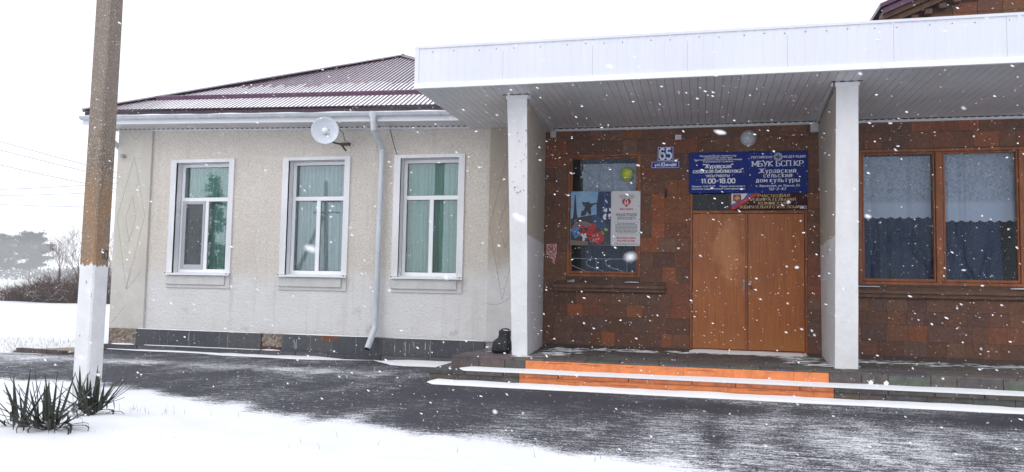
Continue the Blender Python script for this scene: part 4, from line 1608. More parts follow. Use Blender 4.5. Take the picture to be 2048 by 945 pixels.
# ------------------------------------------------------------------ black bag
bag = thing("rubbish_bag", "black plastic bag with handles standing by the column foot", "bag", (-2.60, 10.30, .30))
m = MB()
n, lev = 22, [(0, .108, .085, 0), (.008, .120, .10, 0), (.05, .124, .105, 0), (.10, .122, .10, 0), (.15, .116, .09, .004), (.185, .098, .075, .018), (.205, .080, .062, .034), (.235, .076, .055, .040), (.275, .076, .05, .040), (.302, .079, .05, .040)]
bv = []
for z, a, b, dx in lev:
    for k in range(n):
        q = 2 * math.pi * k / n
        ca, sa = math.cos(q), math.sin(q)
        ca, sa = math.copysign(abs(ca) ** .42, ca), math.copysign(abs(sa) ** .42, sa)
        w = 1 + .14 * mnoise.noise(Vector((ca * 3, sa * 3, z * 22))) + .05 * mnoise.noise(Vector((ca * 9, sa * 9, z * 40)))
        bv.append((-2.605 + dx + a * ca * w, 10.30 + b * sa * w, .300 + z))
m.add(bv, [(i * n + k, i * n + (k + 1) % n, (i + 1) * n + (k + 1) % n, (i + 1) * n + k) for i in range(len(lev) - 1) for k in range(n)] + [tuple(range((len(lev) - 1) * n, len(lev) * n))])
m.build("sack", BAG, bag, True)
for dy in (-.03, .03):
    m = MB()
    m.tube([(-2.615, 10.30 + dy, .595), (-2.605, 10.30 + dy, .618), (-2.56, 10.30 + dy, .626), (-2.515, 10.30 + dy, .618), (-2.505, 10.30 + dy, .595)], .008, 6)
    m.build("handle", BAG, bag)
m = MB()
m.add([(-2.56, 10.25, .603), (-2.50, 10.26, .604), (-2.50, 10.31, .604), (-2.55, 10.31, .603), (-2.53, 10.28, .618)], [(0, 1, 4), (1, 2, 4), (2, 3, 4), (3, 0, 4)])
m.build("snow_cap", SNOW, bag)

# ------------------------------------------------------------------ lettering (stroke letters)
G = {}


def gl(ch, w, *st):
    G[ch] = (w, st)


gl('А', .62, [(0, 0), (.31, 1), (.62, 0)], [(.12, .33), (.50, .33)])
gl('Б', .52, [(.48, 1), (0, 1), (0, 0), (.38, 0), (.52, .14), (.52, .40), (.38, .55), (0, .55)])
gl('В', .52, [(0, .53), (0, 1), (.36, 1), (.48, .88), (.48, .65), (.36, .53), (0, .53), (0, 0), (.38, 0), (.52, .14), (.52, .38), (.36, .53)])
gl('Г', .46, [(0, 0), (0, 1), (.46, 1)])
gl('Д', .64, [(0, -.2), (0, 0), (.64, 0), (.64, -.2)], [(.08, 0), (.18, 1), (.54, 1), (.54, 0)])
gl('Е', .48, [(.48, 1), (0, 1), (0, 0), (.48, 0)], [(0, .52), (.42, .52)])
gl('Ж', .82, [(.41, 0), (.41, 1)], [(0, 1), (.36, .52), (0, 0)], [(.82, 1), (.46, .52), (.82, 0)])
gl('З', .50, [(0, .86), (.14, 1), (.36, 1), (.48, .87), (.48, .66), (.36, .53), (.16, .53)], [(.36, .53), (.50, .40), (.50, .13), (.37, 0), (.13, 0), (0, .14)])
gl('И', .56, [(0, 1), (0, 0), (.56, 1), (.56, 0)])
gl('Й', .56, [(0, 1), (0, 0), (.56, 1), (.56, 0)], [(.16, 1.22), (.22, 1.12), (.34, 1.12), (.40, 1.22)])
gl('К', .54, [(0, 0), (0, 1)], [(.54, 1), (.06, .5), (.56, 0)])
gl('Л', .58, [(0, 0), (.10, .06), (.18, 1), (.58, 1), (.58, 0)])
gl('М', .70, [(0, 0), (0, 1), (.35, .25), (.70, 1), (.70, 0)])
gl('Н', .56, [(0, 0), (0, 1)], [(.56, 0), (.56, 1)], [(0, .52), (.56, .52)])
gl('О', .60, [(.18, 0), (0, .2), (0, .8), (.18, 1), (.42, 1), (.60, .8), (.60, .2), (.42, 0), (.18, 0)])
gl('П', .56, [(0, 0), (0, 1), (.56, 1), (.56, 0)])
gl('Р', .50, [(0, 0), (0, 1), (.36, 1), (.50, .86), (.50, .60), (.36, .46), (0, .46)])
gl('С', .55, [(.55, .82), (.40, 1), (.18, 1), (0, .8), (0, .2), (.18, 0), (.40, 0), (.55, .18)])
gl('Т', .56, [(.28, 0), (.28, 1)], [(0, 1), (.56, 1)])
gl('У', .56, [(0, 1), (.28, .38)], [(.56, 1), (.22, .08), (.06, 0)])
gl('Ф', .70, [(.35, 0), (.35, 1)], [(.16, .22), (0, .38), (0, .68), (.16, .84), (.54, .84), (.70, .68), (.70, .38), (.54, .22), (.16, .22)])
gl('Х', .56, [(0, 0), (.56, 1)], [(0, 1), (.56, 0)])
gl('Ц', .60, [(0, 1), (0, 0), (.60, 0), (.60, -.2)], [(.52, 1), (.52, 0)])
gl('Ч', .52, [(0, 1), (0, .6), (.14, .46), (.52, .46)], [(.52, 1), (.52, 0)])
gl('Ш', .78, [(0, 1), (0, 0), (.78, 0), (.78, 1)], [(.39, 0), (.39, 1)])
gl('Щ', .84, [(0, 1), (0, 0), (.84, 0), (.84, -.2)], [(.39, 0), (.39, 1)], [(.76, 0), (.76, 1)])
gl('Ы', .70, [(0, 1), (0, 0), (.32, 0), (.44, .13), (.44, .40), (.32, .52), (0, .52)], [(.70, 0), (.70, 1)])
gl('Ь', .50, [(0, 1), (0, 0), (.37, 0), (.50, .13), (.50, .40), (.37, .52), (0, .52)])
gl('Э', .55, [(0, .82), (.14, 1), (.37, 1), (.55, .8), (.55, .2), (.37, 0), (.14, 0), (0, .18)], [(.18, .52), (.55, .52)])
gl('Ю', .82, [(0, 0), (0, 1)], [(0, .52), (.28, .52)], [(.42, 0), (.28, .2), (.28, .8), (.42, 1), (.68, 1), (.82, .8), (.82, .2), (.68, 0), (.42, 0)])
gl('Я', .52, [(.52, 0), (.52, 1), (.16, 1), (0, .86), (0, .62), (.16, .48), (.52, .48)], [(.22, .48), (0, 0)])
gl('0', .50, [(.14, 0), (0, .2), (0, .8), (.14, 1), (.36, 1), (.50, .8), (.50, .2), (.36, 0), (.14, 0)])
gl('1', .26, [(0, .80), (.22, 1), (.22, 0)])
gl('2', .50, [(0, .8), (.12, 1), (.38, 1), (.50, .85), (.50, .62), (0, 0), (.50, 0)])
gl('3', .50, [(0, .86), (.14, 1), (.36, 1), (.48, .87), (.48, .66), (.34, .53), (.50, .40), (.50, .13), (.37, 0), (.13, 0), (0, .14)])
gl('4', .52, [(.40, 0), (.40, 1), (0, .28), (.52, .28)])
gl('5', .50, [(.46, 1), (.05, 1), (.02, .56), (.34, .60), (.50, .45), (.50, .16), (.36, 0), (.12, 0), (0, .14)])
gl('6', .50, [(.46, .88), (.34, 1), (.14, 1), (0, .8), (0, .18), (.13, 0), (.37, 0), (.50, .15), (.50, .42), (.37, .57), (.13, .57), (0, .45)])
gl('7', .48, [(0, 1), (.48, 1), (.16, 0)])
gl('8', .50, [(.14, .53), (.02, .66), (.02, .87), (.14, 1), (.36, 1), (.48, .87), (.48, .66), (.36, .53), (.14, .53), (0, .40), (0, .13), (.13, 0), (.37, 0), (.50, .13), (.50, .40), (.36, .53)])
gl('9', .50, [(.04, .12), (.16, 0), (.36, 0), (.50, .2), (.50, .82), (.37, 1), (.13, 1), (0, .85), (0, .58), (.13, .43), (.37, .43), (.50, .55)])
gl('.', .12, [(.0, .04), (.12, .04)])
gl(',', .12, [(.10, .08), (.02, -.16)])
gl(':', .12, [(0, .06), (.12, .06)], [(0, .58), (.12, .58)])
gl('-', .30, [(0, .48), (.30, .48)])
gl('!', .10, [(.05, .3), (.05, 1)], [(0, .04), (.10, .04)])
gl('"', .26, [(.04, 1.05), (.0, .78)], [(.24, 1.05), (.20, .78)])
gl('№', 1.0, [(0, 0), (0, 1), (.46, 0), (.46, 1)], [(.66, .45), (.62, .6), (.62, .85), (.70, .95), (.88, .95), (.96, .85), (.96, .6), (.88, .45), (.66, .45)], [(.62, .22), (.96, .22)])
LOW = {}
LOW['а'] = (.46, ([(.03, .62), (.12, .70), (.34, .70), (.44, .60), (.44, 0)], [(.44, .40), (.12, .36), (.0, .25), (.0, .10), (.11, 0), (.30, .02), (.44, .14)]))
LOW['б'] = (.48, ([(.46, 1.0), (.12, .86), (0, .6), (0, .16), (.13, 0), (.35, 0), (.48, .15), (.48, .45), (.35, .60), (.12, .58), (0, .45)],))
LOW['е'] = (.46, ([(0, .36), (.46, .38), (.45, .55), (.34, .70), (.13, .70), (0, .54), (0, .16), (.13, 0), (.34, 0), (.45, .12)],))
LOW['р'] = (.46, ([(0, -.28), (0, .70)], [(0, .54), (.14, .70), (.33, .70), (.46, .55), (.46, .15), (.33, 0), (.13, 0), (0, .14)]))
LOW['у'] = (.46, ([(0, .70), (.24, .02)], [(.46, .70), (.18, -.24), (.04, -.28)]))


def glyph(ch):
    if ch in G:
        return G[ch]
    if ch in LOW:
        return LOW[ch]
    u = ch.upper()
    if u in G:
        w, st = G[u]
        return (w * .80, [[(x * .80, z * .70) for x, z in s] for s in st])
    return (.3, [])


def text_mesh(m, s, h, bold, squeeze, serif, y, gap=.20, cap=None):
    """strokes of a line of text from x=0, baseline z=0; returns its width"""
    x = 0
    lay = 0
    r = bold / 2
    for ch in s:
        if ch == ' ':
            x += h * .34 * squeeze
            continue
        w, st0 = glyph(ch)
        st = []
        for s_ in st0:
            cur = [s_[0]]
            for i in range(1, len(s_)):
                cur.append(s_[i])
                if i < len(s_) - 1:
                    a = Vector((s_[i][0] - s_[i - 1][0], s_[i][1] - s_[i - 1][1])).normalized()
                    b = Vector((s_[i + 1][0] - s_[i][0], s_[i + 1][1] - s_[i][1])).normalized()
                    if a.dot(b) < -.15:
                        st.append(cur)
                        cur = [s_[i]]
            st.append(cur)
        for s_ in st:
            pts = [Vector((x + p[0] * h * squeeze, p[1] * h)) for p in s_]
            closed = len(pts) > 3 and (pts[0] - pts[-1]).length < 1e-6
            n = len(pts)
            Lf, Rt = [], []
            for i in range(n):
                a = pts[i - 1] if i else (pts[-2] if closed else None)
                b = pts[i + 1] if i < n - 1 else (pts[1] if closed else None)
                d1 = (pts[i] - a).normalized() if a is not None else None
                d2 = (b - pts[i]).normalized() if b is not None else None
                if d1 is None:
                    nn, k = Vector((-d2.y, d2.x)), 1
                elif d2 is None:
                    nn, k = Vector((-d1.y, d1.x)), 1
                else:
                    t_ = d1 + d2
                    if t_.length < .35:
                        nn, k = Vector((-d1.y, d1.x)), 1
                    else:
                        t_.normalize()
                        nn = Vector((-t_.y, t_.x))
                        k = min(1.8, 1 / max(.3, nn.dot(Vector((-d1.y, d1.x)))))
                q = r * (k if not serif or abs(nn.x) > .5 else k * .62)
                Lf.append(pts[i] + nn * q)
                Rt.append(pts[i] - nn * q)
            yy = y - .00012 * (lay % 6)
            lay += 1
            for i in range(n - 1):
                m.quad((Rt[i].x, yy, Rt[i].y), (Rt[i + 1].x, yy, Rt[i + 1].y), (Lf[i + 1].x, yy, Lf[i + 1].y), (Lf[i].x, yy, Lf[i].y))
            if serif and not closed:
                for e, o_ in ((0, 1), (-1, -2)):
                    d = pts[e] - pts[o_]
                    if abs(d.y) > abs(d.x) * 1.2 and abs(d.y) > .25 * h:
                        yy = y - .00012 * (lay % 6)
                        lay += 1
                        c = pts[e]
                        sw, sh = h * .10 + r * .6, r * .5
                        zz = c.y - sh if d.y > 0 else c.y + sh
                        m.quad((c.x - sw, yy, zz - sh), (c.x + sw, yy, zz - sh), (c.x + sw, yy, zz + sh), (c.x - sw, yy, zz + sh))
        x += (w * squeeze + gap) * h
    return x - gap * h


def write(parent, s, xc, z, h, mat, y, bold=.14, squeeze=1.0, serif=False, width=None, gap=.20, align='c'):
    t_ = MB()
    w = text_mesh(t_, s, h, bold * h, squeeze, serif, 0, gap)
    k = 1.0
    if width:
        k = width / w
    x0 = xc - w * k / 2 if align == 'c' else xc
    m = MB()
    m.add([(x0 + a * k, y + b, z + c) for a, b, c in t_.v], t_.f)
    return m.build("lettering", mat, parent)


def board(name, x0, x1, z0, z1, y, th, mat, label, cat, group=None):
    t_ = thing(name, label, cat, ((x0 + x1) / 2, y, z0), group)
    m = MB()
    m.bevbox(x0, x1, y, y + th, z0, z1, .002)
    m.build("board", mat, t_)
    return t_


SY = BY - .030
lib = board("library_sign", -.173, .699, 2.697, 3.325, SY, .022, SIGN_BLUE, "dark blue sign half with library hours 11.00-18.00", "sign")
LY = SY - .0015
cx = .262
for s, z, wd in (("Муниципальное бюджетное", 3.262, .54), ("учреждение культуры", 3.232, .42), ("Братковского сельского поселения", 3.202, .70), ("Кореновского района", 3.172, .44)):
    write(lib, s, cx, z, .024, LETTER_WHITE, LY, .15, width=wd, serif=True)
write(lib, '"Журавская"', cx, 3.082, .062, LETTER_WHITE, LY, .19, width=.44, serif=True)
write(lib, 'сельская библиотека"', cx, 3.008, .062, LETTER_WHITE, LY, .19, width=.74, serif=True)
write(lib, "ЧАСЫ РАБОТЫ:", cx, 2.944, .036, LETTER_WHITE, LY, .18, width=.36)
write(lib, "11.00-18.00", cx, 2.848, .068, LETTER_WHITE, LY, .20, width=.50)
write(lib, "Перерыв: 14.00-15.00", -.125, 2.788, .024, LETTER_WHITE, LY, .15, width=.34, align='l')
write(lib, "Первое число каждого", .29, 2.788, .024, LETTER_WHITE, LY, .15, width=.37, align='l')
write(lib, "Выходной: Среда", -.125, 2.750, .024, LETTER_WHITE, LY, .15, width=.28, align='l')
write(lib, "месяца: Санитарный день", .21, 2.750, .024, LETTER_WHITE, LY, .15, width=.45, align='l')

cul = board("culture_house_sign", .7005, 1.568, 2.690, 3.322, SY + .001, .022, SIGN_BLUE, "dark blue sign half with a round seal and the culture house name", "sign")
cx = 1.135
CYY = LY + .001
write(cul, "РОССИЙСКАЯ", .905, 3.222, .034, LETTER_WHITE, CYY, .15, width=.30, serif=True)
write(cul, "ФЕДЕРАЦИЯ", 1.375, 3.222, .034, LETTER_WHITE, CYY, .15, width=.31, serif=True)
write(cul, "МБУК БСП КР", cx, 3.098, .078, LETTER_WHITE, CYY, .15, width=.73, serif=True)
write(cul, "Журавский", cx, 2.996, .066, LETTER_WHITE, CYY, .15, width=.52, serif=True, gap=.3)
write(cul, "сельский", cx, 2.928, .062, LETTER_WHITE, CYY, .15, width=.40, serif=True, gap=.35)
write(cul, "дом культуры", cx, 2.856, .062, LETTER_WHITE, CYY, .15, width=.62, serif=True, gap=.3)
write(cul, "х. Журавский, ул. Южная, 65", cx, 2.786, .028, LETTER_WHITE, CYY, .15, width=.63, serif=True)
write(cul, "92-2-47", cx, 2.732, .036, LETTER_WHITE, CYY, .15, width=.24, serif=True)
m = MB()
m.lathe((1.143, SY, 3.238), (0, -1, 0), [(.066, 0), (.066, .004), (0, .0045)], 28)
seal = m.build("seal", M("seal_silver", (.42, .47, .56), rough=.5), cul)


def eagle(parent, xc, zc, s, y, mat, nm):
    """small two headed bird with spread wings"""
    m = MB()
    half = [(0, -.9), (.12, -.55), (.32, -.75), (.30, -.35), (.55, -.25), (.85, -.45), (.80, -.1), (.98, .05), (.78, .15), (.92, .42), (.62, .38), (.60, .72), (.38, .42), (.28, .22),
            (.22, .45), (.36, .60), (.26, .78), (.10, .70), (.08, .45), (0, .40)]
    pts = half + [(-x, z) for x, z in half[-2:0:-1]]
    m.add([(xc + x * s, y, zc + z * s) for x, z in pts], [tuple(range(len(pts)))])
    m.add([(xc + x * s * .22, y, zc + (.95 + z * .15) * s) for x, z in ((-1, -1), (1, -1), (1.3, 1), (.4, 0), (0, 1.3), (-.4, 0), (-1.3, 1))], [tuple(range(7))])
    return m.build(nm, mat, parent)


eagle(seal, 1.143, 3.235, .045, SY - .0060, M("seal_blue", (.05, .08, .20), rough=.5), "emblem")
m = MB()
for k in range(30):
    q0, q1 = 2 * math.pi * k / 30, 2 * math.pi * (k + .55) / 30
    m.quad(*[(1.143 + r_ * math.cos(q), SY - .0056, 3.238 + r_ * math.sin(q)) for r_, q in ((.055, q0), (.055, q1), (.061, q1), (.061, q0))])
m.build("ring_text", SIGN_BLUE, seal, kind='stuff')

plq = board("election_plaque", .455, 1.555, 2.435, 2.688, SY + .006, .018, MAROON, "maroon plaque with gold letters and a flag ribbon under the blue sign", "sign")
PY = SY + .0045
for s, z, wd in (("УЧАСТКОВАЯ", 2.628, .47), ("ИЗБИРАТЕЛЬНАЯ", 2.572, .64), ("КОМИССИЯ", 2.513, .42), ("ИЗБИРАТЕЛЬНОГО УЧАСТКА №", 2.457, .86)):
    xc_ = 1.07 if wd < .8 else 1.02
    write(plq, s, xc_, z, .040, GOLD, PY, .15, width=wd, serif=True)
for k, mt in enumerate((SIGN_WHITE, BLUE, RED)):
    m = MB()
    o_ = [0, .055, .11][k]
    w = .055
    z0, z1 = 2.440, 2.684
    a = .40 + o_
    L_ = [(a + .02, z0), (a + .02 + w, z0), (a + w + .24, z1), (a + .24, z1)]
    L_ = [(max(.462, p[0]), p[1]) for p in L_]
    if k == 0:
        L_ = [(.462, 2.51), (.462, 2.684), (.72, 2.684), (.64, 2.60)]
    if k == 1:
        L_ = [(.462, 2.475), (.462, 2.515), (.64, 2.60), (.70, 2.684), (.80, 2.684)]
    if k == 2:
        L_ = [(.462, 2.440), (.462, 2.475), (.79, 2.684), (.89, 2.684), (.50, 2.438)]
    m.add([(x, PY - .0003 * k, z) for x, z in L_], [tuple(range(len(L_)))])
    m.build("flag_stripe", mt, plq)
m = MB()
m.prism([(.485, 2.575), (.545, 2.548), (.605, 2.575), (.605, 2.672), (.485, 2.672)], PY - .003, PY - .0012)
sh = m.build("crest", M("crest_red", (.34, .05, .03), rough=.5), plq)
eagle(sh, .545, 2.612, .042, PY - .0042, GOLD, "emblem")
m = MB()
m.bevbox(1.452, 1.548, PY - .006, PY - .0005, 2.446, 2.492, .001)
nt = m.build("number_plate", SIGN_WHITE, plq)
write(nt, "1838", 1.50, 2.454, .030, M("number_navy", (.03, .06, .16), rough=.5), PY - .0075, .20, width=.080)

num = board("house_number_sign", -.659, -.408, 3.205, 3.436, BY - .022, .012, SIGN_BLUE2, "blue enamel sign with white number 65", "sign")
m = MB()
for e in ((-.652, -.644, 3.212, 3.429), (-.423, -.415, 3.212, 3.429), (-.644, -.423, 3.421, 3.429), (-.644, -.423, 3.212, 3.220)):
    m.box(e[0], e[1], BY - .0235, BY - .0221, e[2], e[3])
m.build("border", SIGN_WHITE, num)
write(num, "65", -.533, 3.240, .160, LETTER_WHITE, BY - .0235, .20, width=.172)
st = board("street_name_sign", -.752, -.318, 3.094, 3.202, BY - .020, .012, SIGN_BLUE2, "long blue enamel street name sign under the number", "sign")
m = MB()
for e in ((-.746, -.740, 3.100, 3.196), (-.330, -.324, 3.100, 3.196), (-.740, -.330, 3.190, 3.196), (-.740, -.330, 3.100, 3.106)):
    m.box(e[0], e[1], BY - .0215, BY - .0201, e[2], e[3])
m.build("border", SIGN_WHITE, st)
write(st, "ул.Южная", -.535, 3.126, .052, LETTER_WHITE, BY - .0215, .20, width=.33)

# poster: photograph half and text half
post = thing("poster", "poster nailed over the window, memorial picture beside a printed white half", "poster", (-1.47, BY - .02, 1.87))
PB = BY - .020
m = MB()
m.bevbox(-2.025, -1.376, PB, PB + .005, 1.878, 2.742, .001)
pic = m.build("picture_panel", SKYBLUE, post)
rr_ = random.Random(9)
lay = [0]


def patch(pts, mat, nm="picture_print"):
    lay[0] += 1
    m = MB()
    y = PB - .0005 - .00022 * lay[0]
    m.add([(x, y, z) for x, z in pts], [tuple(range(len(pts)))])
    return m.build(nm, mat, pic)


def blob(m, x, z, r, y, n=8, sq=1.0):
    m.add([(x + r * rr_.uniform(.7, 1.1) * math.cos(2 * math.pi * k / n), y, z + sq * r * rr_.uniform(.7, 1.1) * math.sin(2 * math.pi * k / n)) for k in range(n)], [tuple(range(n))])


patch([(-2.02, 1.882), (-1.38, 1.882), (-1.38, 2.25), (-1.55, 2.38), (-1.75, 2.35), (-1.87, 2.33), (-2.02, 2.30)], M("print_dark_green", (.030, .045, .055), (.05, .05, .06), ns=20, rough=.5))
patch([(-1.60, 2.25), (-1.38, 2.2), (-1.38, 2.738), (-1.58, 2.738), (-1.61, 2.5)], NAVY)
patch([(-1.49, 2.30), (-1.47, 2.30), (-1.465, 2.738), (-1.485, 2.738)], BLUE)
patch([(-1.995, 2.28), (-1.90, 2.28), (-1.925, 2.40), (-1.945, 2.66), (-1.952, 2.70), (-1.962, 2.66), (-1.975, 2.40)], BLACK_PRINT)
patch([(-1.86, 2.34), (-1.78, 2.36), (-1.76, 2.42), (-1.72, 2.36), (-1.69, 2.38), (-1.70, 2.47), (-1.66, 2.52), (-1.60, 2.54), (-1.61, 2.56), (-1.70, 2.545), (-1.74, 2.575), (-1.80, 2.565), (-1.86, 2.575), (-1.83, 2.54), (-1.82, 2.51), (-1.79, 2.49), (-1.81, 2.44), (-1.85, 2.42)], BLACK_PRINT)
patch([(-1.68, 2.34), (-1.62, 2.36), (-1.50, 2.30), (-1.44, 2.18), (-1.46, 2.12), (-1.6, 2.16), (-1.67, 2.25)], M("print_mid_blue", (.03, .075, .19), rough=.5))
lay[0] += 1
m = MB()
for _ in range(16):
    blob(m, rr_.uniform(-1.50, -1.39), rr_.choice([2.56, 2.59, 2.46, 2.44, 2.36, 2.33, 2.31]) + rr_.uniform(-.01, .01), rr_.uniform(.012, .024), PB - .0005 - .00022 * lay[0] - rr_.uniform(0, .0002), 7, 1.4)
m.build("name_plates", SIGN_WHITE, pic, kind='stuff')
patch([(-2.02, 2.13), (-1.95, 2.24), (-1.80, 2.26), (-1.68, 2.22), (-1.66, 2.18), (-1.85, 2.15)], M("print_pink", (.34, .20, .20), (.20, .12, .13), ns=30, rough=.5))
patch([(-2.02, 1.882), (-1.74, 1.882), (-1.74, 1.94), (-2.02, 1.96)], M("print_tan", (.26, .16, .12), rough=.5))
for mt, n_, xr, zr, rs in ((M("print_light_blue", (.09, .26, .55), rough=.5), 16, (-2.0, -1.86), (2.02, 2.16), .03), (RED, 30, (-1.86, -1.64), (2.02, 2.20), .032), (RED, 36, (-1.73, -1.50), (1.90, 2.09), .032),
                            (SIGN_WHITE, 6, (-1.83, -1.75), (1.96, 2.06), .024), (M("print_salmon", (.50, .24, .22), rough=.5), 12, (-1.68, -1.58), (1.92, 2.04), .018),
                            (M("print_yellow_green", (.35, .50, .16), rough=.5), 8, (-1.52, -1.43), (2.05, 2.14), .016), (M("print_dark_red", (.20, .008, .015), rough=.5), 18, (-1.82, -1.52), (1.90, 2.14), .014)):
    lay[0] += 1
    m = MB()
    for i in range(n_):
        blob(m, rr_.uniform(*xr), rr_.uniform(*zr), rs * rr_.uniform(.6, 1.1), PB - .0005 - .00022 * lay[0] - .000006 * i)
    m.build("flower_print", mt, pic, kind='stuff')
m = MB()
m.bevbox(-1.3745, -.918, PB - .002, PB + .004, 1.872, 2.742, .001)
txt = m.build("text_panel", POSTER_WHITE, post)
TY = PB - .0035
TX = -1.135
GREYP = M("print_grey", (.10, .10, .13), rough=.5)
m = MB()
hp = [(0, -.072), (.066, -.004), (.071, .03), (.05, .062), (.02, .06), (0, .04), (-.02, .06), (-.05, .062), (-.071, .03), (-.066, -.004)]
m.add([(TX + x, TY, 2.555 + z) for x, z in hp], [tuple(range(len(hp)))])
hrt = m.build("heart_print", RED, txt)
m = MB()
for sx in (-1, 1):
    m.add([(TX + sx * x, TY - .0008, 2.555 + z) for x, z in ((.006, .0), (.012, .018), (.026, .018), (.034, -.004), (.026, -.004), (.026, -.04), (.019, -.04), (.017, -.012), (.012, -.04), (.006, -.036))], [tuple(range(10))])
    blob(m, TX + sx * .018, 2.583, .010, TY - .0008, 8)
m.build("couple_print", SIGN_WHITE, txt)
write(txt, "ЛЮБИТЬ И БЕРЕЧЬ", TX, 2.440, .026, RED, TY, .2, width=.21)
write(txt, "УВАЖАЙ ПРОШЛОЕ", TX, 2.345, .040, GREYP, TY, .16, width=.33)
write(txt, "ДЛЯ БУДУЩЕГО", TX, 2.290, .040, GREYP, TY, .16, width=.28)
m = MB()
m.box(TX - .19, TX + .19, TY - .0005, TY + .001, 2.248, 2.251)
m.box(TX - .19, TX + .19, TY - .0005, TY + .001, 2.042, 2.045)
for k in range(8):
    x = TX - .17 + (.03 if k in (0, 7) else 0)
    z = 2.222 - k * .0215
    while x < TX + .17 - (.03 if k in (0, 7) else 0):
        w = rr_.uniform(.015, .05)
        m.box(x, min(x + w, TX + .175), TY - .0005, TY + .001, z, z + .009)
        x += w + .007
for z, wd in ((2.672, .105), (2.647, .12), (2.622, .095), (1.897, .19)):
    x = TX - wd
    while x < TX + wd:
        w = rr_.uniform(.015, .05)
        m.box(x, min(x + w, TX + wd + .01), TY - .0005, TY + .001, z, z + .009)
        x += w + .007
m.build("small_print", GREYP, txt, kind='stuff')
write(txt, "ПРИУЧИ РЕБЕНКА ЛЮБИТЬ", TX, 1.982, .026, RED, TY, .19, width=.30)
write(txt, "КУЛЬТУРНОЕ НАСЛЕДИЕ!", TX, 1.938, .026, RED, TY, .19, width=.28)
m = MB()
for x, z in [(x, z) for x in (-2.012, -1.79, -1.39, -1.36, -1.14, -.932) for z in (1.888, 2.728)] + [(-2.012, 2.5), (-.932, 2.5), (-.932, 2.29), (-.932, 2.08), (-1.38, 2.3)]:
    m.lathe((x, PB - .002, z), (0, -1, 0), [(.007, 0), (.006, .003), (0, .004)], 7)
m.build("nail", RUST, post, kind='stuff')

# small fittings on the stone wall
lamp = thing("wall_lamp", "round grey white bulkhead lamp above the blue sign", "lamp", (.715, BY, 3.54))
m = MB()
m.lathe((.715, BY, 3.54), (0, -1, 0), [(.118, -.005), (.118, .03), (.112, .036)], 28)
m.build("lamp_base", WHITE_METAL, lamp, True)
m = MB()
m.lathe((.715, BY, 3.54), (0, -1, 0), [(.112, .030), (.106, .055), (.085, .078), (.05, .09), (0, .094)], 28)
m.build("diffuser", LAMP_GLASS, lamp, True)
al = thing("alarm_siren", "small white alarm box with red flasher below it", "alarm", (-.34, BY, 3.53))
m = MB()
m.bevbox(-.385, -.292, BY - .05, BY + .004, 3.540, 3.612, .005)
m.build("housing", PVC, al)
m = MB()
for k in range(4):
    m.box(-.375, -.302, BY - .0512, BY - .0502, 3.552 + k * .013, 3.558 + k * .013)
m.build("grille", M("grille_grey", (.35, .36, .38), rough=.6), al, kind='stuff')
m = MB()
m.lathe((-.338, BY - .025, 3.539), (0, 0, -1), [(.032, 0), (.030, .012), (.018, .022), (0, .025)], 12)
m.build("flasher", RED, al)
ms = thing("mail_slot", "narrow dark metal slot in the stone wall under the number sign", "slot", (-.53, BY, 2.64))
m = MB()
m.prism([(-.545, 2.635), (-.512, 2.635), (-.508, 2.73), (-.512, 2.765), (-.528, 2.765), (-.532, 2.72)], BY - .030, BY)
m.build("plate", DARK, ms)


def no_smoking(x0, x1, z0, z1, torn, lab):
    s = thing("no_smoking_sticker", lab, "sticker", ((x0 + x1) / 2, BY, z0), "red and white smoking ban stickers beside the column")
    y = BY - .0065
    m = MB()
    if torn:
        pts = [(x0 + .02, z1), (x1, z1), (x1 - .005, z0 + .06), (x1 - .02, z0), (x1 - .055, z0 + .01), (x1 - .05, z0 + .07), (x0 + .04, z0 + .10)]
        m.prism([(p[0], p[1]) for p in pts][::-1], y, y + .002)
    else:
        m.bevbox(x0, x1, y, y + .002, z0, z1, .0005)
    m.build("sticker_sheet", M("sticker_pink", (.62, .42, .42), rough=.5) if "sticker_pink" not in bpy.data.materials else bpy.data.materials["sticker_pink"], s)
    cx_, cz = (x0 + x1) / 2, (z0 + z1) / 2
    rad = .45 * min(x1 - x0, z1 - z0)
    m = MB()
    n = 28
    ks = range(n) if not torn else [k for k in range(n) if -math.pi / 2 < (2 * math.pi * k / n if k < n / 2 else 2 * math.pi * k / n - 2 * math.pi) < math.pi * .62]
    if torn:
        cx_, cz, rad = x1 - .075, z1 - .075, .068
    for k in ks:
        q0, q1 = 2 * math.pi * k / n, 2 * math.pi * (k + 1) / n
        m.quad(*[(cx_ + r_ * math.cos(q), y - .0006, cz + r_ * math.sin(q)) for r_, q in ((rad * .80, q0), (rad, q0), (rad, q1), (rad * .80, q1))])
    d = rad * .78 * .7071
    if not torn:
        w = rad * .09
        m.quad((cx_ - d - w, y - .0009, cz + d - w), (cx_ + d - w, y - .0009, cz - d - w), (cx_ + d + w, y - .0009, cz - d + w), (cx_ - d + w, y - .0009, cz + d + w))
    m.build("ban_ring", RED, s)
    if not torn:
        m = MB()
        m.quad((cx_ - .05, y - .0004, cz - .03), (cx_ + .01, y - .0004, cz - .005), (cx_ + .008, y - .0004, cz + .012), (cx_ - .052, y - .0004, cz - .012))
        m.quad((cx_ + .01, y - .0004, cz + .0), (cx_ + .03, y - .0004, cz + .02), (cx_ + .01, y - .0004, cz + .055), (cx_ - .005, y - .0004, cz + .03))
        m.build("cigarette_print", BLACK_PRINT, s)


no_smoking(-2.412, -2.246, 1.722, 1.895, False, "square smoking ban sticker, whole, beside the column")
no_smoking(-2.395, -2.255, 1.575, 1.715, True, "torn remnant of a red and white sticker below the whole one")

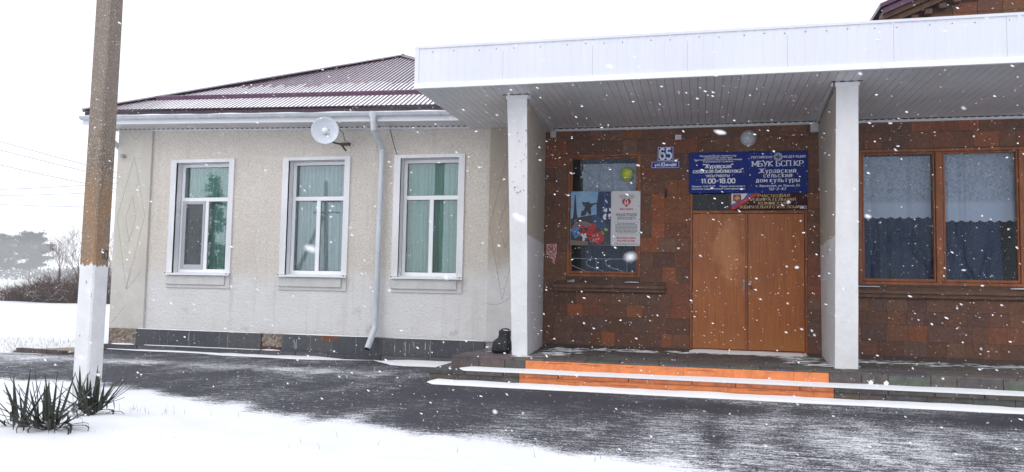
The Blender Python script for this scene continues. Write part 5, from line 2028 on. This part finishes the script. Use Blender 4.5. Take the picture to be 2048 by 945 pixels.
# ------------------------------------------------------------------ concrete utility pole
pole = thing("utility_pole", "tall concrete utility pole with whitewashed foot standing in the snow", "pole", (-6.14, 6.88, 0))
m = MB()
sec = lambda dx, s: [(-6.236 + dx, 6.787), (-6.062 + dx, 6.775), (-6.047 + dx, 6.79), (-6.040 + dx, 6.965), (-6.055 + dx, 6.98), (-6.236 + dx, 6.98)]
nz = 60
rows = []
for i in range(nz + 1):
    z = -.1 + 9.1 * i / nz
    c = sec(.006 * z, 1)
    cxm, cym = sum(p[0] for p in c) / 6, sum(p[1] for p in c) / 6
    k = 1.0 - .013 * z
    rows.append([(cxm + (x - cxm) * k + .004 * mnoise.noise(Vector((z * 1.3, x * 3, 0))), cym + (y - cym) * k, z) for x, y in c])
V = [p for r_ in rows for p in r_]
m.add(V, [(i * 6 + k, i * 6 + (k + 1) % 6, (i + 1) * 6 + (k + 1) % 6, (i + 1) * 6 + k) for i in range(nz) for k in range(6)] + [tuple(range(nz * 6, nz * 6 + 6))])
m.build("shaft", POLE, pole)
m = MB()
t_ = MB()
text_mesh(t_, "10", .085, .012, 1, False, 0)
# stencilled number on the narrow right hand flat of the shaft
a, b = Vector((-6.044, 6.79)), Vector((-6.037, 6.965))
d = (b - a).normalized()
nrm = Vector((d.y, -d.x))
o_ = a + d * .075 + nrm * .006
m.add([(o_.x + d.x * p[0] + nrm.x * (-p[1]), o_.y + d.y * p[0] + nrm.y * (-p[1]), 1.40 + p[2]) for p in t_.v], t_.f)
m.build("lettering", BLACK_PRINT, pole)

# ------------------------------------------------------------------ yuccas
ry_ = random.Random(31)


def yucca(cx, cy, cz, nl, length, spread, lab, mats, lean=0):
    t_ = thing("yucca", lab, "plant", (cx, cy, cz), "yuccas at the foot of the utility pole")
    protos = []
    for k in range(6):
        m = MB()
        n = 6
        bend = [.0, .0, .03, .06, .28, .45][k]
        kink = k >= 4
        prev = None
        for i in range(n + 1):
            f = i / n
            w = .0165 * (1 - f) ** .7 * (1 if f > .12 else .75) + .001
            z = f * (1 - bend * f * .6)
            x = bend * f * f * .9
            if kink and f > .6:
                z -= (f - .6) * 1.0
                x += (f - .6) * .2
            c = [(x - .004, -w, z), (x + .006, 0, z), (x - .004, w, z)]
            if prev:
                m.quad(prev[0], prev[1], c[1], c[0])
                m.quad(prev[1], prev[2], c[2], c[1])
            prev = c
        me = bpy.data.meshes.new("leaf")
        me.from_pydata(m.v, [], m.f)
        me.materials.append(mats[0] if k < 4 else mats[1])
        me.update()
        protos.append(me)
    for i in range(nl):
        kk = ry_.random()
        p = protos[ry_.randint(0, 3)] if kk < .72 else protos[ry_.randint(4, 5)]
        o = bpy.data.objects.new("leaf", p)
        COL.objects.link(o)
        o.parent = t_
        az = ry_.uniform(0, 2 * math.pi)
        ti = ry_.uniform(.05, spread) if kk < .72 else ry_.uniform(.9, 1.35)
        off = ry_.uniform(0, .10)
        o.location = (off * math.cos(az) * 1.4, off * math.sin(az), ry_.uniform(-.02, .05))
        L = length * ry_.uniform(.65, 1.05) * (1 if kk < .72 else .8)
        o.rotation_euler = (0, ti, az)
        o.rotation_euler = (Matrix.Rotation(az, 3, 'Z') @ Matrix.Rotation(ti, 3, 'Y')).to_euler()
        o.scale = (L, ry_.uniform(.85, 1.25), L)
    m = MB()
    m.tube([(cx, cy, cz - .05), (cx + .01, cy, cz + .0), (cx - .01, cy + .01, cz + .05)], [.05, .04, .015], 8)
    m.build("stem", mats[1], t_)


yucca(-4.66, 4.88, .09, 52, .42, 1.2, "dark spiky yucca in the snow, the big clump in front", (LEAF, LEAF_DRY))
yucca(-4.95, 4.93, .085, 18, .38, 1.15, "dark spiky yucca behind the big clump, leaves bent low", (LEAF, LEAF_DRY))
yucca(-4.98, 5.62, .085, 54, .36, 1.3, "smaller green yucca with bent leaves against the pole foot", (LEAF, LEAF_DRY))

# ------------------------------------------------------------------ roadside bits, background
m = MB()
for p, q, lab in (((-10.93, 10.66), (-10.60, 10.62), "weathered kerb stone at the end of the row, out by the snowy field"), ((-10.58, 10.615), (-10.25, 10.575), "weathered kerb stone in the middle of the row of three"), ((-10.23, 10.57), (-9.90, 10.53), "weathered kerb stone partly hidden behind the utility pole")):
    m = MB()
    d = (Vector(q) - Vector(p)).normalized()
    n = Vector((-d.y, d.x)) * .10
    m.hexa([(p[0], p[1], -.1), (q[0], q[1], -.1), (q[0] + n.x, q[1] + n.y, -.1), (p[0] + n.x, p[1] + n.y, -.1),
            (p[0], p[1], .035), (q[0], q[1], .03), (q[0] + n.x, q[1] + n.y, .03), (p[0] + n.x, p[1] + n.y, .035)])
    o = m.build("kerb_stone", KERB)
    tag(o, lab, "kerb", "kerb stones beside the house corner")
m = MB()
m.add([(-11.2, 10.75, -.02), (-9.95, 10.68, -.02), (-10.2, 11.6, -.02), (-10.45, 12.4, -.03), (-11.0, 12.0, -.05), (-11.6, 11.3, -.07)], [(0, 1, 2, 3, 4, 5)])
m.build("dirt_path", DIRT, None, kind='structure')
rg_ = random.Random(77)
m = MB()
for _ in range(1100):
    s = rg_.random() ** 1.5
    y = 10.85 + s * 2.6
    x = -.975 * y + rg_.uniform(-3.5, 2.6)
    if x > -10.9 and y < 12.5:
        continue
    h = rg_.uniform(.03, .11)
    a = rg_.uniform(0, 6.28)
    lx, ly = rg_.uniform(-.05, .05), rg_.uniform(-.05, .05)
    w = .003 + .001 * s
    m.add([(x - w, y, -.08), (x + w, y, -.08), (x + lx, y + ly, -.075 + h)], [(0, 1, 2)])
for _ in range(46):
    x, y = rg_.gauss(-4.75, .35), rg_.gauss(6.02, .10)
    if rg_.random() < .3:
        x, y = rg_.uniform(-4.5, -.5), rg_.uniform(4.4, 5.6)
    h = rg_.uniform(.008, .03)
    m.add([(x - .002, y, .03), (x + .002, y, .03), (x + rg_.uniform(-.03, .03), y, .075 + h)], [(0, 1, 2)])
m.build("dry_grass", DRYGRASS, None, kind='stuff')


def branch(m, p, d, L, r, depth, rnd, spread=.55, lift=.12, ratio=.74, kids=(2, 3)):
    n = 3
    pts, rs = [p.copy()], [r]
    q = p.copy()
    dd = d.copy()
    for i in range(n):
        dd = (dd + Vector((rnd.gauss(0, .10), rnd.gauss(0, .10), rnd.gauss(0, .06) + lift * .3))).normalized()
        q = q + dd * (L / n)
        pts.append(q.copy())
        rs.append(r * (1 - .38 * (i + 1) / n))
    m.tube(pts, rs, 4 if depth > 2 else 3, cap=False)
    if depth == 0:
        return
    for k in range(rnd.randint(*kids)):
        a = rnd.uniform(.35, 1.0) if k else 1.0
        b = pts[0].lerp(pts[-1], a) if a < 1 else pts[-1]
        ax = dd.orthogonal().normalized()
        ax.rotate(Matrix.Rotation(rnd.uniform(0, 6.28), 3, dd))
        nd = (dd + ax * rnd.uniform(spread * .6, spread * 1.3) + Vector((0, 0, lift))).normalized()
        branch(m, b, nd, L * rnd.uniform(ratio * .85, ratio * 1.1), max(.0035, rs[-1] * .75), depth - 1, rnd, spread, lift, ratio, kids)


def bare_tree(x, y, h, seed, lab, group=None, depth=6, r=None, z=-.08, kids=(2, 3)):
    rnd = random.Random(seed)
    t_ = thing("bare_tree", lab, "tree", (x, y, z), group)
    r = r or h * .010
    m = MB()
    p0 = Vector((x, y, z))
    lean = Vector((rnd.gauss(0, .06), rnd.gauss(0, .06), 1)).normalized()
    p1 = p0 + lean * h * .30
    m.tube([p0, p0 + lean * h * .15, p1], [r * 1.15, r, r * .85], 6)
    m.build("trunk", BARK, t_)
    m = MB()
    for k in range(4):
        a = rnd.uniform(0, 6.28)
        d = (lean + Vector((math.cos(a), math.sin(a), 0)) * rnd.uniform(.2, .7)).normalized()
        branch(m, p0 + lean * h * rnd.uniform(.18, .30), d, h * .26, r * .55, depth - 1, rnd, kids=kids)
    m.build("crown", TWIG, t_)
    return t_


bg_ = "bare trees behind the utility pole"
bare_tree(-32.6, 34.2, 3.6, 4, "slender bare tree rising from the brown bushes, clear of the pole", bg_)
bare_tree(-32.1, 34.8, 2.9, 8, "low bushy bare tree hidden partly by the pole", bg_)
bare_tree(-31.1, 36.0, 4.6, 12, "taller bare tree between the pole and the house corner", bg_, kids=(3, 4), depth=5)
bare_tree(-33.6, 36.6, 4.3, 15, "bare tree just behind the utility pole", bg_)


def shrub(x, y, w, h, n, seed, lab):
    rnd = random.Random(seed)
    m = MB()
    for _ in range(n):
        a = rnd.uniform(0, 6.28)
        rr = w * .5 * rnd.random() ** .5
        p = Vector((x + rr * math.cos(a), y + rr * .7 * math.sin(a), -.09))
        d = Vector((math.cos(a) * rnd.uniform(.1, .9), math.sin(a) * rnd.uniform(.1, .9), 1)).normalized()
        L = h * rnd.uniform(.5, 1.1) * (1 - .4 * rr / (w * .5))
        q = p + d * L * .5 + Vector((rnd.gauss(0, .05), rnd.gauss(0, .05), 0))
        e = q + (d + Vector((rnd.gauss(0, .35), rnd.gauss(0, .35), 0))).normalized() * L * .5
        m.tube([p, q, e], [.012, .009, .004], 3, cap=False)
        for k in range(3):
            b = q.lerp(e, rnd.uniform(0, .8))
            m.tube([b, b + (d + Vector((rnd.gauss(0, .8), rnd.gauss(0, .8), rnd.gauss(0, .3)))).normalized() * L * .3], [.007, .003], 3, cap=False)
    o = m.build("bare_shrub", TWIG)
    tag(o, lab, "shrub", "brown leafless shrubs along the field edge")


sp = [(-37.0, 34.8, 2.6, 1.0, 260, "thin brown shrub farthest along the field edge from the pole"), (-35.5, 35.0, 2.4, 1.2, 340, "low brown shrub under the middle of the pine"),
      (-34.3, 34.8, 2.3, 1.4, 420, "brown shrub below the pine's outer edge"), (-33.1, 34.2, 2.2, 1.65, 480, "dense brown shrub below the slender bare tree"),
      (-32.0, 34.0, 2.2, 1.9, 560, "densest brown shrub right beside the pole"), (-29.9, 34.6, 2.2, 2.6, 460, "brown shrub in the gap between pole and house")]
for i, (x, y, w, h, n, lab) in enumerate(sp):
    shrub(x, y, w, h, n, 50 + i, lab)
# fallen pale branches in front of the shrubs
m = MB()
for _ in range(26):
    x, y = rg_.uniform(-33.4, -31.2), rg_.uniform(32.8, 33.4)
    z = rg_.uniform(0, .7)
    m.tube([(x, y, z), (x + rg_.uniform(-.5, .5), y, z + rg_.uniform(-.25, .35)), (x + rg_.uniform(-.9, .9), y + .1, z + rg_.uniform(-.4, .4))], [.014, .01, .006], 3)
m.build("brushwood", M("frosted_twig", (.45, .42, .40), (.2, .16, .14), ns=5, rough=.9), None, kind='stuff')


def pine(x, y, h, wd, seed, lab, mat=NEEDLE, grp=None, conic=False, big=1.0):
    rnd = random.Random(seed)
    t_ = thing("pine_tree" if not conic else "spruce_tree", lab, "tree", (x, y, -.08), grp)
    m = MB()
    m.tube([(x, y, -.1), (x + .1, y, h * .5), (x, y, h * .95)], [h * .022, h * .015, h * .004], 7)
    br = []
    nb = 64 if not conic else 70
    for k in range(nb):
        f = (.22 + .76 * (k / nb)) if not conic else .06 + .92 * (k / nb)
        a = rnd.uniform(0, 6.28)
        prof = (math.sin(math.pi * min(1, (f - .1) / .95)) ** .6 if not conic else (1 - f) * 1.05 + .04)
        L = wd * .5 * prof * rnd.uniform(.55, 1.1)
        p = Vector((x, y, h * f))
        e = p + Vector((math.cos(a) * L, math.sin(a) * L, L * (rnd.uniform(.1, .45) if not conic else -.25)))
        m.tube([p, p.lerp(e, .5) + Vector((0, 0, -.03 * L)), e], [h * .006, h * .004, h * .002], 4, cap=False)
        br.append((p, e, L))
    m.build("trunk", BARK, t_)
    m = MB()
    for p, e, L in br:
        nc = max(3, int(L / big * (2.6 if not conic else 5)))
        for c in range(nc):
            f = .35 + .68 * (c + rnd.random()) / nc
            b = p.lerp(e, f)
            cr = (.80 * big if not conic else .26) * rnd.uniform(.7, 1.25)
            for _ in range(44 if not conic else 16):
                v = Vector((rnd.gauss(0, 1), rnd.gauss(0, 1), rnd.gauss(0, .45)))
                v = v.normalized() * cr * rnd.random() ** .5
                c0 = b + v
                u = Vector((rnd.gauss(0, 1), rnd.gauss(0, 1), rnd.gauss(.3, .6))).normalized()
                s_ = u.orthogonal().normalized() * rnd.uniform(.05, .10) * (1.5 * big if not conic else .6)
                u = u * rnd.uniform(.14, .30) * (1.5 * big if not conic else .7)
                m.add([c0 - s_, c0 + s_, c0 + u], [(0, 1, 2)])
    m.build("crown", mat, t_)


pgr = "pines far across the field"
pine(-320, 300, 20.5, 17, 3, "hazy broad pine far across the field, cut by the picture edge", grp=pgr, big=2.0)
pine(-304, 301, 21.5, 18, 5, "hazy broad pine far across the field, nearer the utility pole", grp=pgr, big=2.0)
m = MB()
rw = random.Random(99)
for _ in range(5200):
    u = rw.random()
    x = -385 + 180 * u
    y = 350 + 14 * math.sin(u * 9) + rw.gauss(0, 5)
    H_ = 5.5 + 3.2 * mnoise.noise(Vector((u * 14, 2, 0))) + 1.5 * mnoise.noise(Vector((u * 60, 2, 0)))
    z = rw.random() ** .8 * H_
    s = rw.uniform(.25, .8)
    a = rw.uniform(0, 6.28)
    m.add([(x - s * math.cos(a), y - s * math.sin(a), z - .3), (x + s * math.cos(a), y + s * math.sin(a), z - .3), (x + rw.uniform(-.3, .3), y, z + s * 1.6)], [(0, 1, 2)])
m.build("far_woods", M("distant_wood", (.07, .065, .07), (.10, .09, .09), ns=.2, rough=.9), None, kind='stuff')
# power lines
PLN = [((10.829, -48.6), (9.05, -41.38)), ((10.215, -48.56), (8.59, -41.36)), ((9.135, -48.48), (7.76, -41.42)), ((7.378, -48.35), (7.58, -41.29)), ((6.95, -48.3), (7.03, -41.25)), ((6.307, -48.27), (6.09, -41.19))]
names = ["uppermost thin wire crossing the white sky towards the pole", "second sloping wire, just under the uppermost one", "third and lowest of the sloping wires beside the pole",
         "upper of the nearly level far wires left of the pole", "middle one of the nearly level far wires", "lowest faint wire, above the distant pine"]
for k, ((za, xa), (zb, xb)) in enumerate(PLN):
    m = MB()
    sl_ = (zb - za) / (xb - xa)
    pts = []
    for i in range(-12, 13):
        x = -45 + i * 2.4
        z = za + sl_ * (x - xa) + .0018 * (x + 45) ** 2
        pts.append((x, 45, z))
    m.tube(pts, .020 if k < 3 else .016, 4)
    tag(m.build("power_line", WIRE), names[k], "wire", "overhead wires beside the utility pole")

# across the yard, seen mirrored in the window panes
ap = thing("angle_pole", "concrete pole propped by a slanting strut, mirrored in the grey blue window", "pole", (-23.0, -20, 0))
m = MB()
m.tube([(-22.6, -20, -.1), (-22.9, -20, 7.6)], [.16, .11], 8)
m.build("shaft", POLE, ap)
m = MB()
m.tube([(-25.6, -20, -.1), (-23.0, -20, 5.4)], [.15, .12], 8)
m.build("strut", POLE, ap)
for z in (5.6, 6.3):
    m = MB()
    m.box(-23.8, -22.0, -20.25, -20.13, z, z + .1)
    m.build("crossarm", RUST, ap)
    for dx in (-.85, -.3, .5, .8):
        pass
sg = "spruces across the yard, mirrored in the corner window"
pine(-25.0, -11.5, 6.9, 3.6, 21, "green spruce mirrored in the corner window, the taller one", SPRUCE, sg, True)
pine(-22.2, -9.5, 4.6, 3.2, 22, "green spruce mirrored in the corner window, the shorter one", SPRUCE, sg, True)
tg = "bare trees across the yard, mirrored in the wide wooden window"
for i, (x, y, h) in enumerate(((6.8, -17, 5.5), (8.9, -21, 6.2), (11.2, -18, 5.8), (14.3, -22, 7.0), (17.0, -19, 6.0))):
    bare_tree(x, y, h, 200 + i, ("bare tree mirrored dimly beside the column", "bare tree mirrored in the middle of the pane next to the column", "bare tree mirrored along the window mullion", "bare tree mirrored in the pane away from the column", "tallest bare tree mirrored at the open slit beside the dark blue sheet")[i], tg, depth=5, r=.11)

# ------------------------------------------------------------------ falling snow
rf = random.Random(4242)
m = MB()
wind = Vector((.93, .05, -.36)).normalized()
CAMP = Vector((0, 0, 1.19))
fl = 0
while fl < 42000:
    near_ = fl < 70
    if near_:
        dd = rf.uniform(.35, 1.5)
        p = CAMP + (CAM_F + CAM_R * rf.uniform(-1.1, 1.1) + CAM_U * rf.uniform(-.6, .6)) * dd
    else:
        p = Vector((rf.uniform(-12, 7), rf.uniform(.3, 9.7), rf.uniform(.02, 5.2)))
    dcam = (p - CAMP).length
    if dcam < (.33 if near_ else 1.5):
        continue
    s = min(.0052, .0018 * math.exp(rf.gauss(0, .46)))
    s = min(s, dcam * .00085)
    if near_:
        s = rf.uniform(.0010, .0026)
    d = (wind + Vector((rf.gauss(0, .25), rf.gauss(0, .25), rf.gauss(0, .25)))).normalized()
    a = d.orthogonal().normalized()
    b = d.cross(a)
    e = rf.uniform(1.2, 2.8)
    if s / dcam > .0007:
        n1, n2 = 7, 5
        vs, fs = [], []
        for i in range(n2):
            la = math.pi * (i + .5) / n2 - math.pi / 2
            for k in range(n1):
                lo = 2 * math.pi * k / n1
                q = s * rf.uniform(.7, 1.15)
                vs.append(p + d * (q * e * math.sin(la)) + (a * math.cos(lo) + b * math.sin(lo)) * (q * math.cos(la)))
        for i in range(n2 - 1):
            for k in range(n1):
                fs.append((i * n1 + k, i * n1 + (k + 1) % n1, (i + 1) * n1 + (k + 1) % n1, (i + 1) * n1 + k))
        fs += [tuple(range(n1))[::-1], tuple(range((n2 - 1) * n1, n2 * n1))]
        m.add(vs, fs)
        fl += 1
        continue
    vs = [p + d * s * e, p - d * s * e * rf.uniform(.7, 1.0), p + a * s * rf.uniform(.7, 1.1), p - a * s * rf.uniform(.7, 1.1), p + b * s * rf.uniform(.7, 1.1), p - b * s * rf.uniform(.7, 1.1)]
    m.add(vs, [(0, 2, 4), (0, 4, 3), (0, 3, 5), (0, 5, 2), (1, 4, 2), (1, 3, 4), (1, 5, 3), (1, 2, 5)])
    fl += 1
m.build("falling_snow", FLAKE, None, kind='stuff')

# ------------------------------------------------------------------ haze of driven snow
m = MB()
m.box(-410, 410, -260, 410, -1.2, 16.0)
hz, t, b, out = nmat("haze_air")
t.nodes.remove(b)
pv = node(t, "ShaderNodeVolumePrincipled")
pv.inputs["Color"].default_value = (.96, .965, .98, 1)
pv.inputs["Density"].default_value = .0011
pv.inputs["Anisotropy"].default_value = .2
t.links.new(pv.outputs[0], out.inputs["Volume"])
m.build("haze", hz, None, kind='stuff')
